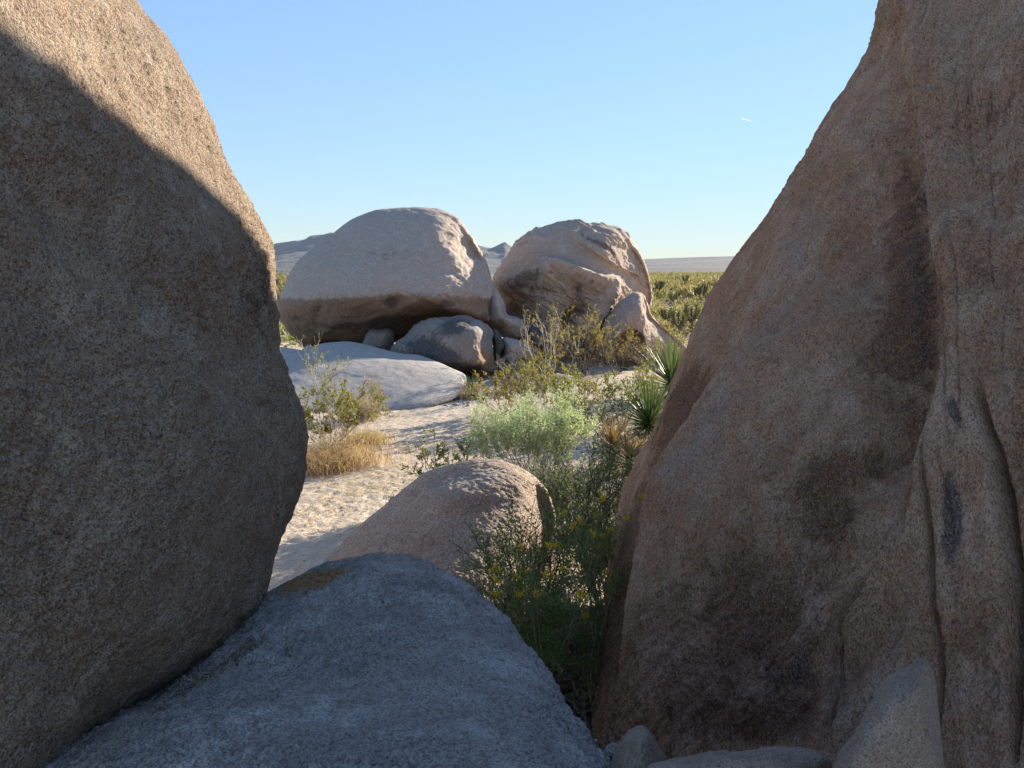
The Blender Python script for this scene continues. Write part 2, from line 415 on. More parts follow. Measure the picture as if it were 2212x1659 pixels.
rock('boulder_slab', outS, (650, 1800), frontS, lambda x, y: frontS(x, y) + 0.22, lambda x, y: frontS(x, y) + 1.5, M_slab,
     'broad blue grey granite slab across the foreground, sunlight painted orange on its far crest', 'boulder', nt=560, nf=340, nb=30, a=14, b=0.6,
     relief=reliefS, stain_or_light=dict(rust_or_sun=lambda x, y: 1.1 * gauss(x, y, 670, 1252, 90, 24, -12),  # sunlight on the far left crest, painted as an orange tint
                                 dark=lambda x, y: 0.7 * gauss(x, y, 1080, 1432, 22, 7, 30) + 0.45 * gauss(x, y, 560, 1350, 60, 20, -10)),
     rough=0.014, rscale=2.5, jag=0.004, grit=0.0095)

# --- the tall wall of rock on the right
nR = np.array([2.925, 1.146, -1.73]); pR = np.array([1.6, 2.45, 0.0])
_fr = plane_depth(nR, float(nR @ pR))
crevA = [(1760, 560), (1700, 620), (1640, 715), (1600, 800), (1560, 880), (1500, 965), (1455, 1060), (1410, 1170), (1385, 1260), (1365, 1340), (1345, 1440), (1340, 1560), (1335, 1640)]
crevB = [(1940, -300), (1965, 0), (1980, 150), (1990, 260), (2000, 400), (2020, 560), (2042, 700), (2035, 800), (2010, 890), (1985, 960), (1965, 1040), (1945, 1130), (1900, 1200)]
crevC = [(2110, 780), (2130, 860), (2150, 960), (2165, 1060), (2178, 1200), (2180, 1400), (2180, 1700)]
crevD = [(1900, 1200), (1840, 1270), (1800, 1330), (1785, 1420), (1780, 1550), (1775, 1700)]
crevE = [(2030, 880), (2010, 1000), (2005, 1200), (2010, 1400), (2020, 1700)]
def reliefR(x, y):
    r = np.zeros(np.shape(x))
    def step(poly, amt, w):
        dist, sd = seg_dist(x, y, poly)
        return amt * sd * (1 - np.exp(-dist / (w * 0.12))) * np.exp(-(dist / w) ** 2) * end_taper(x, y, poly, 200)
    def groove(poly, amt, w):
        dist, sd = seg_dist(x, y, poly)
        return amt * np.exp(-(dist / w) ** 2) * end_taper(x, y, poly, 140)
    r = r + step(crevA, 0.17, 100) + groove(crevA, 0.05, 8)
    r = r + step(crevB, 0.13, 130) + groove(crevB, 0.09, 8)
    r = r + step(crevC, -0.05, 60) + groove(crevC, 0.2, 8)
    r = r + step(crevD, -0.06, 90) + groove(crevD, 0.06, 6)
    r = r + groove(crevE, 0.09, 6)
    # flutes running down the face
    u = x * 0.90 + y * 0.44; v = -x * 0.44 + y * 0.90
    w = np.stack([u / 70.0 + 0.004 * v, v / 520.0, np.zeros_like(u)], -1)
    f = fbm(w, 1.0, 4, 0.5, 5)
    r = r + 0.026 * f * sstep(x, 2050, 1800) + 0.010 * f
    u2 = x + 0.0 * y
    w2 = np.stack([u2 / 45.0, y / 420.0, np.ones_like(u2)], -1)
    r = r + 0.012 * fbm(w2, 1.0, 3, 0.55, 8) * sstep(x, 1900, 2050)
    w3 = np.stack([u / 120.0 + 0.002 * v, v / 900.0, np.full(u.shape, 3.0)], -1)
    cr = np.clip(1 - np.abs(fbm(w3, 1.0, 4, 0.55, 51)) * 7, 0, 1) ** 1.5
    r = r + 0.010 * cr * sstep(x, 2050, 1700) * sstep(y, 250, 600)
    w4 = np.stack([x / 85.0, y / 800.0, np.full(u.shape, 5.0)], -1)
    cr = np.clip(1 - np.abs(fbm(w4, 1.0, 4, 0.55, 52)) * 7, 0, 1) ** 1.5
    r = r + 0.014 * cr * sstep(x, 1980, 2060)
    r = r + 0.07 * gauss(x, y, 1640, 1390, 160, 170) + 0.05 * gauss(x, y, 1880, 1350, 90, 150) + 0.06 * gauss(x, y, 1890, 760, 60, 400, -4)
    return r
def frontR(x, y):
    d = np.clip(_fr(np.maximum(x, 1180), y), 0.5, 5.2)
    return d - 0.25 * gauss(x, y, 1560, 1150, 220, 500, 25)
def rimR(x, y): return frontR(x, y) + 0.7
def backR(x, y):  # unseen far side, depth shaped for the shadow edge on the left boulder
    return np.maximum(np.interp(y, [-600, -300, -73, -6, 123, 300, 700, 1150], [5.3, 6.2, 8.0, 8.9, 9.9, 10.4, 8.6, 6.3]), rimR(x, y) + 0.6)
outR = [(1905, 0), (1885, 90), (1830, 180), (1790, 240), (1760, 290), (1730, 345), (1700, 390), (1640, 480), (1590, 550), (1562, 595), (1535, 640), (1510, 690), (1492, 735), (1470, 790),
        (1440, 860), (1400, 950), (1370, 1005), (1342, 1080), (1325, 1150), (1312, 1230), (1306, 1330), (1300, 1420), (1288, 1490), (1272, 1560), (1262, 1620), (1240, 1750), (1300, 2200),
        (2300, 2900), (3600, 2700), (4400, 1500), (4300, 200), (3400, -700), (2500, -800), (2080, -520), (1960, -260)]
def stR_dark(x, y):
    return 0.95 * gauss(x, y, 2084, 905, 16, 40, -15) + 1.0 * gauss(x, y, 2060, 1110, 24, 110, 6) + 0.45 * gauss(x, y, 2060, 1280, 30, 120) + 0.5 * gauss(x, y, 2150, 1450, 50, 220) + 0.55 * gauss(x, y, 1950, 600, 45, 330, -5) + 0.45 * gauss(x, y, 1700, 1480, 200, 90) + 0.4 * gauss(x, y, 1880, 1000, 130, 35, -20)  # long band left of crevB is painted shade on the receding edge
def stR_rust_shade(x, y):
    dist, sd = seg_dist(x, y, crevA)
    r = 1.0 * np.exp(-(dist / 60) ** 2) * (sd > 0) * sstep(y, 650, 900) * sstep(y, 1500, 1300)
    r = r + 0.7 * gauss(x, y, 1400, 1130, 40, 200, 20) + 0.6 * gauss(x, y, 1480, 850, 30, 120, 28) + 0.5 * gauss(x, y, 1320, 1450, 50, 140)
    r = r + 0.85 * gauss(x, y, 1940, 600, 65, 380, -5) + 0.55 * gauss(x, y, 1870, 990, 140, 50, -20) + 0.75 * gauss(x, y, 1640, 1330, 190, 230)  # first band, left of crevB, adds brown to the same painted shade
    r = r + 0.5 * gauss(x, y, 2130, 620, 50, 300, -8) + 0.45 * gauss(x, y, 1860, 780, 70, 130) + 0.6 * gauss(x, y, 1620, 1560, 260, 60) + 0.5 * gauss(x, y, 1780, 1120, 90, 120)
    return r
def stR_pale(x, y):
    return 0.55 * gauss(x, y, 1560, 1000, 60, 330, 28) + 0.5 * gauss(x, y, 1700, 560, 60, 300, 28) + 0.7 * gauss(x, y, 2020, 420, 20, 260, -3) + 0.4 * gauss(x, y, 2060, 1400, 40, 200)  # narrow strip along crevB paints the lit edge of the column
rock('rock_wall', outR, (2700, 1150), frontR, rimR, backR, M_wall,
     'towering pinkish brown rock wall on the right, seamed with cracks and dark streaks', 'boulder', nt=760, nf=460, nb=40, a=10, b=0.55, rn=True,
     ab=14, bb=0.5, relief=reliefR, stain_or_light=dict(dark=stR_dark, rust_or_sun=stR_rust_shade, pale=stR_pale), rough=0.03, rscale=1.5, jag=0.005, grit=0.008)
# stones at the foot of the wall
rock('boulder', [(1795, 1665), (1830, 1590), (1870, 1520), (1905, 1470), (1960, 1440), (2000, 1425), (2025, 1500), (2035, 1600), (2040, 1700), (2000, 1850), (1820, 1850)], (1940, 1640),
     1.28, 1.46, 1.9, M_foot, 'grey triangular slab leaning against the foot of the right rock wall', nt=160, nf=80, nb=20, a=5, rough=0.012, rscale=4, jag=0.002)
rock('boulder', [(1322, 1660), (1338, 1610), (1362, 1575), (1390, 1570), (1412, 1600), (1440, 1650), (1460, 1720), (1380, 1800), (1300, 1760)], (1380, 1670), 1.75, 1.95, 2.4,
     M_foot, 'small pale rounded rock wedged at the bottom left corner of the right wall', nt=120, nf=60, nb=20, a=3, rough=0.01, rscale=5, jag=0.002)
rock('boulder', [(1390, 1680), (1440, 1640), (1540, 1618), (1650, 1612), (1760, 1622), (1800, 1650), (1810, 1750), (1600, 1850), (1400, 1800)], (1600, 1720), 1.5, 1.66, 2.1,
     M_foot, 'low brown rock lying along the bottom edge below the right wall', nt=140, nf=60, nb=20, a=4, rough=0.012, rscale=4, jag=0.002)
rock('boulder', [(1298, 1625), (1310, 1608), (1330, 1603), (1342, 1618), (1345, 1650), (1320, 1680), (1300, 1665)], (1322, 1640), 2.05, 2.15, 2.4,
     M_slab, 'fist sized grey stone between the foreground slab and the right wall', 'stone', nt=60, nf=30, nb=12, a=3, rough=0.006, rscale=8)

# --- rounded pink boulder behind the slab
outD = [(700, 1212), (730, 1180), (770, 1140), (830, 1090), (880, 1050), (930, 1015), (990, 996), (1050, 992), (1110, 1005), (1155, 1032), (1185, 1068), (1198, 1115), (1196, 1155), (1182, 1205), (1170, 1290),
        (1080, 1400), (900, 1440), (760, 1400), (680, 1290)]
def reliefD(x, y):
    d1, s1 = seg_dist(x, y, [(1120, 1000), (1150, 1060), (1165, 1120), (1160, 1200), (1140, 1300)])
    return 0.28 * sstep(x, 1120, 1200) * sstep(y, 1000, 1100) - 0.10 * gauss(x, y, 1010, 1060, 120, 40, -10)
rock('boulder', outD, (960, 1230), lambda x, y: 5.15 + 0.0035 * (1230 - y).clip(-200, 300), lambda x, y: 6.25 + 0 * x, 7.3, M_dome,
     'rounded pinkish boulder with a sunlit top standing behind the foreground slab', nt=340, nf=190, nb=36, a=2.6, b=0.6, relief=reliefD,
     stain_or_light=dict(pale=lambda x, y: 0.8 * gauss(x, y, 1010, 1040, 130, 35, -12), rust_or_sun=lambda x, y: 0.5 * gauss(x, y, 860, 1190, 160, 60),  # pale patch paints sunlight onto the crown
                 dark=lambda x, y: 0.5 * gauss(x, y, 1180, 1150, 22, 80)), rough=0.012, rscale=2.5, jag=0.002, grit=0.005)  # dark patch paints shade onto the right facet

# --- the great mushroom shaped boulder
outB1 = c1([(75, 905), (100, 800), (150, 690), (200, 590), (260, 510), (350, 430), (450, 350), (540, 290), (600, 240), (680, 185), (760, 140), (850, 105), (960, 85), (1150, 72), (1330, 78), (1450, 98),
            (1530, 140), (1600, 210), (1650, 280), (1700, 350), (1740, 420), (1790, 510), (1820, 600), (1850, 700), (1868, 800), (1852, 890), (1870, 960), (1880, 1020), (1800, 1030), (1700, 1000), (1560, 990), (1400, 1010),
            (1250, 1050), (1150, 1130), (1000, 1190), (850, 1210), (700, 1215), (480, 1215), (350, 1225), (295, 1228), (240, 1180), (160, 1080), (100, 990)])
def reliefB1(x, y):
    X = (x - 576) * 3.779; Y = (y - 427.9) * 3.779
    r = 0.85 * sstep(Y, 760 + 60 * np.sin((X - 900) / 500.0), 1130) * sstep(X, 60, 500) * sstep(X, 1950, 1500)   # undercut belly
    r = r + 0.55 * sstep(X, 1400, 1860) * sstep(Y, 900, 300)
    r = r + 0.30 * gauss(X, Y, 1650, 430, 60, 110, -35) - 0.12 * gauss(X, Y, 1580, 560, 60, 260, -35)
    r = r - 0.18 * gauss(X, Y, 1180, 880, 110, 45, -20) + 0.15 * gauss(X, Y, 1060, 840, 60, 60) + 0.12 * gauss(X, Y, 1450, 860, 120, 40)
    r = r + 0.12 * gauss(X, Y, 430, 920, 40, 90, 20) + 0.10 * gauss(X, Y, 620, 1060, 260, 30) - 0.1 * gauss(X, Y, 600, 1110, 260, 22, 6)
    return r
def fineB1(p, x, y):
    X = (x - 576) * 3.779; Y = (y - 427.9) * 3.779
    return 0.035 * fbm(p * np.array([1, 1, 2.2]), 3.2, 4, 0.6, 3) * sstep(X, 1250, 1600) * sstep(Y, 900, 750) + 0.03 * fbm(p, 2.5, 4, 0.6, 4) * sstep(Y, 760, 900)
def b1_rust(x, y):
    X = (x - 576) * 3.779; Y = (y - 427.9) * 3.779
    return 0.95 * sstep(Y, 740 + 40 * np.sin(X / 260.0), 860)
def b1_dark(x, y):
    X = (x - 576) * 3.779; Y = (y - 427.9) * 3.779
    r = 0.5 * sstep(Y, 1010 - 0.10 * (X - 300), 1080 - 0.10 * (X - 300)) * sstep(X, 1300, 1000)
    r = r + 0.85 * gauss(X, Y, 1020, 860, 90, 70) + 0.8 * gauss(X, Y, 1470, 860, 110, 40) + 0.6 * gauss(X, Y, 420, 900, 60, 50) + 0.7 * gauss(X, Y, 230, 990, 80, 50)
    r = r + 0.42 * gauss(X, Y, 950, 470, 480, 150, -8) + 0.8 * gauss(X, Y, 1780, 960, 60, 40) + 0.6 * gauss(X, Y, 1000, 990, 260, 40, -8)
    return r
rock('balanced_boulder', outB1, c1([(1000, 700)])[0], lambda x, y: 18.5 + 0.006 * (600 - y).clip(-100, 200), 20.8, 23.6, M_far,
     'giant mushroom shaped boulder resting on smaller rocks with a dark orange overhang', nt=420, nf=240, nb=40, a=2.4, b=0.55, relief=reliefB1,
     stain_or_light=dict(rust_or_sun=b1_rust, dark=b1_dark, pale=lambda x, y: 0.4 * gauss(x, y, 900, 590, 200, 25, -5)), rough=0.035, rscale=0.7, jag=0.006, fine=fineB1)
# leg behind its right end
rock('boulder', c1([(1780, 960), (1800, 800), (1855, 740), (1900, 780), (1945, 870), (1970, 955), (2050, 980), (2100, 1030), (2117, 1090), (2050, 1138), (1980, 1142), (1900, 1115), (1830, 1085), (1770, 1030)]),
     c1([(1900, 960)])[0], lambda x, y: 19.8 + 0 * x, 20.8, 22.2, M_far, 'smooth tan rock sloping down from under the right end of the mushroom boulder',
     nt=140, nf=70, nb=24, a=2.2, stain_or_light=dict(rust_or_sun=lambda x, y: 0.8 * gauss(x, y, 1075, 705, 30, 25)), rough=0.05, rscale=1.2, jag=0.005)
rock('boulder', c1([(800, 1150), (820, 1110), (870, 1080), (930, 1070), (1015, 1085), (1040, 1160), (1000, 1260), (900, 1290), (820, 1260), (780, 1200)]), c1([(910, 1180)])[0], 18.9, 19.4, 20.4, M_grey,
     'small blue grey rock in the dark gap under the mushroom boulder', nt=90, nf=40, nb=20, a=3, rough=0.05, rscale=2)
rock('boulder', c1([(1005, 1245), (1060, 1160), (1110, 1120), (1170, 1050), (1240, 1012), (1340, 985), (1480, 975), (1580, 953), (1645, 958), (1720, 1000), (1790, 1040), (1835, 1085), (1845, 1200), (1856, 1300), (1856, 1400), (1835, 1436),
          (1700, 1440), (1620, 1460), (1450, 1460), (1200, 1400), (1050, 1320)]), c1([(1480, 1200)])[0], lambda x, y: 17.4 + 0.004 * (700 - y).clip(-200, 100), 18.7, 20.3, M_grey,
     'dark stained angular block with a pale patch wedged under the mushroom boulder', nt=240, nf=130, nb=26, a=4.5, b=0.6,
     relief=lambda x, y: (0.28 * sstep((y - 427.9) * 3.779, 1090, 980) + 0.4 * sstep((x - 576) * 3.779, 1700, 1850) * sstep((y - 427.9) * 3.779, 1350, 1000)
                          + 0.3 * sstep((y - 427.9) * 3.779, 1330, 1430) + 0.2 * sstep((x - 576) * 3.779, 1450, 1200)),
     stain_or_light=dict(dark=lambda x, y: (0.95 * gauss(x, y, 983, 706, 45, 22, -10) + 0.75 * gauss(x, y, 960, 770, 70, 28, 18) + 0.8 * gauss(x, y, 1005, 798, 50, 14) + 0.5 * gauss(x, y, 900, 750, 60, 30)),
                 pale=lambda x, y: (1.0 * gauss(x, y, 962, 738, 22, 15, -30) + 0.6 * gauss(x, y, 1030, 712, 25, 25)), rust_or_sun=lambda x, y: (0.9 * gauss(x, y, 1045, 775, 32, 30))), rough=0.06, rscale=1.6, jag=0.008)
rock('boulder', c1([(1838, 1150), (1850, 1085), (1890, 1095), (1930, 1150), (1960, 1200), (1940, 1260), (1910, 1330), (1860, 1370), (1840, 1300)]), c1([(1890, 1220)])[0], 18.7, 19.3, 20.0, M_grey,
     'narrow blackened stone right beside the dark stained block', nt=90, nf=40, nb=16, a=3, stain_or_light=dict(dark=lambda x, y: 0.9 + 0 * x), rough=0.05, rscale=2, jag=0.006)
rock('boulder', c1([(1860, 1330), (1920, 1290), (1930, 1150), (2000, 1145), (2080, 1172), (2130, 1212), (2190, 1235), (2230, 1300), (2180, 1380), (2060, 1392), (1950, 1378), (1862, 1375)]), c1([(2030, 1280)])[0], 18.6, 19.5, 20.6, M_far,
     'low tan rock with a black base behind the bare branched bush', nt=130, nf=60, nb=20, a=3.2, relief=lambda x, y: 0.25 * sstep((y - 427.9) * 3.779, 1290, 1370) + 0.1 * gauss(x, y, 1105, 782, 40, 4),
     stain_or_light=dict(dark=lambda x, y: 0.95 * sstep((y - 427.9) * 3.779, 1320, 1350), rust_or_sun=lambda x, y: 0.6 * gauss(x, y, 1110, 780, 40, 10)), rough=0.05, rscale=2, jag=0.006)
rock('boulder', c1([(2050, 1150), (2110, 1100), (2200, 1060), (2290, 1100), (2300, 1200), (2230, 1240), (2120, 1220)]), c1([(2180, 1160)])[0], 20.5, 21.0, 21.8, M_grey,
     'dark shaded rock in the gap between the two giant boulders', nt=90, nf=40, nb=16, a=3, stain_or_light=dict(dark=lambda x, y: 0.7 + 0 * x), rough=0.05, rscale=2)
# low slab in the sand
outG = c1([(60, 1215), (110, 1213), (200, 1225), (300, 1240), (370, 1212), (450, 1185), (600, 1170), (700, 1175), (800, 1195), (950, 1230), (1100, 1260), (1230, 1275), (1350, 1310), (1450, 1350), (1550, 1400), (1620, 1440),
           (1632, 1490), (1575, 1600), (1400, 1680), (1200, 1720), (950, 1750), (700, 1800), (300, 1800), (-150, 1750), (-250, 1500), (-150, 1280)])
rock('boulder_slab', outG, c1([(700, 1500)])[0], lambda x, y: 13.9 + 0.022 * (866 - y).clip(-60, 160), lambda x, y: 14.35 + 0.026 * (866 - y).clip(-60, 160), 19.5, M_low,
     'long low pale slab lying in front of the mushroom boulder on the sand', nt=300, nf=150, nb=26, a=3, b=0.6,
     relief=lambda x, y: 0.06 * np.exp(-(seg_dist(x, y, c1([(365, 1245), (420, 1212), (520, 1220), (560, 1235)]))[0] / 1.6) ** 2) + 0.02 * gauss(x, y, 850, 795, 8, 8),
     stain_or_light=dict(dark=lambda x, y: 0.45 * gauss(x, y, 890, 802, 30, 14, 10) + 0.35 * gauss(x, y, 930, 835, 60, 4, -6)), rough=0.025, rscale=0.6, jag=0.003)
rock('stone', c1([(292, 1246), (305, 1218), (340, 1203), (368, 1212), (374, 1250), (330, 1262)]), c1([(335, 1235)])[0], 17.2, 17.5, 17.9, M_low,
     'small round pale stone perched on the left top of the low slab', 'stone', nt=50, nf=24, nb=12, a=3, rough=0.02, rscale=3)

# --- second giant boulder
outB2 = c2([(90, 620), (130, 560), (180, 490), (230, 410), (280, 330), (340, 270), (400, 220), (480, 185), (600, 150), (690, 142), (800, 150), (900, 158), (1000, 168), (1080, 185), (1150, 225), (1200, 290), (1250, 370),
            (1290, 430), (1320, 500), (1350, 580), (1375, 680), (1385, 750), (1375, 820), (1355, 875), (1340, 960), (1330, 1120), (1200, 1260), (800, 1300), (450, 1270), (250, 1180), (195, 1000), (150, 790), (110, 700)])
ridge2 = c2([(465, 520), (480, 460), (525, 425), (600, 430), (700, 465), (800, 515), (900, 560), (990, 592), (1090, 602), (1125, 640), (1120, 720), (1090, 800), (1030, 900), (970, 1000)])
def X2(x): return (x - 1042.4) * 3.779
def Y2(y): return (y - 438.9) * 3.779
def reliefB2(x, y):
    X, Y = X2(x), Y2(y)
    dist, sd = seg_dist(x, y, ridge2)
    inside = sd > 0
    # nose protrudes below the ridge, the scooped face falls away above and right of it
    r = np.where(inside, -0.55 * np.exp(-(dist / 48) ** 2), 0.25 * np.exp(-(dist / 60) ** 2))
    r = np.where(inside, r * sstep(dist, -1, 4), r * sstep(dist, -1, 5))
    lo = sstep(X + 0.35 * (Y - 480), 420, 560)
    r = r * (0.25 + 0.75 * lo)
    r = r + 0.9 * sstep(X, 1000, 1380) * sstep(Y, 100, 500)
    d2, s2 = seg_dist(x, y, c2([(620, 190), (700, 240), (760, 310), (860, 370), (960, 440), (1060, 500), (1200, 560)]))
    r = r + 0.16 * s2 * np.exp(-(d2 / 22) ** 2) * (1 - np.exp(-d2 / 5)) * sstep(X, 620, 860)
    r = r + 0.25 * gauss(X, Y, 430, 700, 170, 120) + 0.35 * gauss(X, Y, 800, 900, 130, 110) + 0.5 * gauss(X, Y, 300, 900, 130, 160)
    r = r + 0.45 * gauss(X, Y, 680, 960, 50, 80) + 0.25 * gauss(X, Y, 770, 700, 60, 60)
    d3, s3 = seg_dist(x, y, c2([(240, 400), (300, 345), (370, 320)])); r = r + 0.12 * np.exp(-(d3 / 1.2) ** 2)
    d3, s3 = seg_dist(x, y, c2([(385, 290), (405, 245), (430, 220)])); r = r + 0.12 * np.exp(-(d3 / 1.2) ** 2)
    return r
def fineB2(p, x, y):
    X, Y = X2(x), Y2(y)
    q = p @ np.array([[0.8, 0, 0.5], [0, 1, 0], [-0.5, 0, 0.8]])
    f = fbm(q * np.array([0.7, 1, 2.4]), 2.0, 5, 0.6, 13)
    return 0.055 * f * (0.35 + sstep(Y, 620, 760) * sstep(X, 1100, 700) + 0.5 * sstep(X, 600, 900) * sstep(Y, 560, 300)) + 0.03 * np.abs(f)
def b2_dark(x, y):
    X, Y = X2(x), Y2(y)
    r = 0.8 * gauss(X, Y, 330, 620, 190, 80, -25) + 0.7 * gauss(X, Y, 250, 870, 160, 90) + 0.75 * gauss(X, Y, 790, 690, 50, 60) + 0.85 * gauss(X, Y, 780, 870, 90, 90) + 0.6 * gauss(X, Y, 890, 640, 40, 30)
    r = r + 0.8 * gauss(X, Y, 660, 960, 60, 90) + 0.9 * gauss(X, Y, 380, 1000, 160, 100) + 0.6 * gauss(X, Y, 880, 300, 200, 25, 30) + 0.6 * gauss(X, Y, 1060, 400, 160, 40, 38) + 0.5 * gauss(X, Y, 565, 565, 40, 25) + 0.6 * gauss(X, Y, 560, 720, 200, 30, 10)
    return r
rock('boulder', outB2, c2([(720, 700)])[0], lambda x, y: 21.2 + 0 * x, 23.5, 26.5, M_far_red,
     'second giant boulder, domed and reddish, with a nose shaped bulge and a scooped sunlit flank', nt=420, nf=250, nb=40, a=2.4, b=0.55, relief=reliefB2, fine=fineB2,
     stain_or_light=dict(dark=b2_dark, rust_or_sun=lambda x, y: 0.7 * gauss(X2(x), Y2(y), 300, 750, 260, 200) + 0.5 * gauss(X2(x), Y2(y), 850, 800, 200, 150),
                 pale=lambda x, y: 0.7 * gauss(X2(x), Y2(y), 1000, 520, 330, 70, 28) + 0.6 * gauss(X2(x), Y2(y), 450, 640, 150, 30, -20)), rough=0.06, rscale=0.8, jag=0.008)  # first pale band paints sunlight onto the scooped flank
def reliefT(x, y):
    X, Y = X2(x), Y2(y)
    d, s = seg_dist(x, y, c2([(1290, 720), (1300, 800), (1325, 900), (1320, 1040), (1330, 1280)]))
    r = np.where(s < 0, 0.6 * (1 - np.exp(-d / 14.0)), 0.0)
    arch = sstep(((X - 1215) / 115) ** 2 + ((Y - 1200) / 160).clip(-5, 0) ** 2, 1.15, 0.85) * sstep(Y, 1030, 1060)
    return r + 0.75 * arch
rock('boulder', c2([(985, 1110), (1000, 990), (1050, 890), (1110, 800), (1180, 757), (1245, 725), (1312, 745), (1340, 820), (1370, 915), (1420, 968), (1500, 1040), (1580, 1110), (1645, 1172), (1680, 1240), (1600, 1330), (1300, 1350),
                    (1100, 1340), (990, 1260)]), c2([(1250, 1060)])[0], lambda x, y: 20.0 + 0 * x, 21.1, 22.6, M_far_red,
     'pointed rock with a small dark arch at its base leaning on the second giant boulder', nt=230, nf=130, nb=24, a=3.4, b=0.6, relief=reliefT,
     stain_or_light=dict(dark=lambda x, y: 0.5 * gauss(X2(x), Y2(y), 1370, 1000, 30, 120, -20)), rough=0.06, rscale=1.3, jag=0.007)
# low rocks lying in the sand of the clearing
def ground_rock(x0, x1, ytop, ybase, label, mat=M_low, cat='stone', hgt=None):
    gx, gd = ground_at((x0 + x1) / 2, ybase)
    cx = (x0 + x1) / 2; w = (x1 - x0) / 2; r = random.Random(int(x0 * 7 + ybase))
    pts = []
    for k in range(14):
        t = 2 * math.pi * k / 14
        yy = math.sin(t); hh = (ybase - ytop) * (1.0 if yy > 0 else 0.5)
        pts.append((cx + w * math.cos(t) * r.uniform(0.88, 1.05), ybase - yy * hh * r.uniform(0.85, 1.05)))
    wm = w / K / FPX * gd
    return rock('stone', pts, (cx, ybase - (ybase - ytop) * 0.3), gd - wm * 0.25, gd + wm * 0.45, gd + wm * 1.3, mat, label, cat, nt=80, nf=34, nb=14, a=2.6, rough=0.03, rscale=3.0, jag=0.003)
ground_rock(1168, 1245, 806, 832, 'low pale rounded rock lying on the sand behind the olive creosote bush')
ground_rock(1118, 1150, 835, 850, 'flat grey stone half buried in sand left of the low pale rounded rock')

# ------------------------------------------------------------------ ground
def gz(x, y):
    x = np.asarray(x, float); y = np.asarray(y, float)
    p = np.stack([x, y, 0 * x], -1)
    r = np.hypot(x, y)
    z = 0.05 * vnoise(p, 0.35, 41) + 0.25 * vnoise(p, 0.02, 42) * sstep(r, 20, 80) - 0.02
    z = z + 1.6 * vnoise(p, 0.004, 43) * sstep(r, 80, 400)
    z = z + 0.25 * gauss(x, y, 0.25, 3.6, 0.8, 1.2)
    return z
angs = np.concatenate([np.linspace(-180, -42, 36, endpoint=False), np.linspace(-42, 42, 520), np.linspace(42, 180, 37)[1:-1]])
rad = np.concatenate([np.geomspace(0.4, 5.2, 26, endpoint=False), np.geomspace(5.2, 17, 430, endpoint=False), np.geomspace(17, 6000, 160)])
A, R_ = np.meshgrid(np.radians(angs), rad)
gxx, gyy = R_ * np.sin(A), R_ * np.cos(A)
gzz = gz(gxx, gyy)
pp = np.stack([gxx, gyy, 0 * gxx], -1)
near = sstep(R_, 22, 15) * sstep(R_, 3, 5)
foot = vnoise(pp * np.array([1, 0.8, 1]), 9.0, 3); foot = -0.005 * sstep(foot, 0.1, 0.55) + 0.005 * sstep(foot, -0.1, -0.5)
foot2 = -0.008 * sstep(vnoise(pp, 15, 9), 0.15, 0.6)
gzz = gzz + near * (foot + foot2 + 0.005 * fbm(pp, 22, 2, 0.6, 12))
gv = np.stack([gxx, gyy, gzz], -1)
nr, na = gxx.shape
gi = np.arange(nr * na).reshape(nr, na)
gf = np.stack([gi[:-1], np.roll(gi[:-1], -1, 1), np.roll(gi[1:], -1, 1), gi[1:]], -1).reshape(-1, 4)
m_ground, nt_, b_ = new_mat('desert_sand'); g = N(nt_)
tc = g.n('ShaderNodeTexCoord').outputs['Object']
sand = g.mix(g.ramp(g.noise(tc, 0.5, 4), 0.3, 0.7), (0.52, 0.43, 0.325), (0.60, 0.51, 0.40))
sand = g.mix(g.math('MULTIPLY', g.ramp(g.noise(tc, 60, 3, 0.7), 0.52, 0.36), 0.55), sand, (0.36, 0.285, 0.215))
sand = g.mix(g.math('MULTIPLY', g.ramp(g.noise(tc, 7, 4, 0.6), 0.5, 0.35), 0.25), sand, (0.42, 0.33, 0.24))
sx = g.n('ShaderNodeSeparateXYZ'); g.l(tc, sx.inputs[0])
far = g.ramp(sx.outputs[1], 60, 500)
scrub = g.mix(g.ramp(g.noise(tc, 0.12, 5, 0.7), 0.35, 0.6), (0.30, 0.25, 0.165), (0.11, 0.11, 0.045))
g.l(g.mix(g.math('MULTIPLY', far, 0.9), sand, scrub), b_.inputs['Base Color'])
b_.inputs['Roughness'].default_value = 0.95; b_.inputs['Specular IOR Level'].default_value = 0.1
bp = g.n('ShaderNodeBump'); bp.inputs['Strength'].default_value = 0.8; bp.inputs['Distance'].default_value = 0.012
g.l(g.math('ADD', g.noise(tc, 70, 3, 0.7), g.math('MULTIPLY', g.noise(tc, 18, 3), 1.5)), bp.inputs['Height']); g.l(bp.outputs[0], b_.inputs['Normal'])
tag(make_mesh('ground', gv.reshape(-1, 3), [gf], m_ground), kind='structure', label='pale trampled desert sand with footprints running out into a scrub plain')

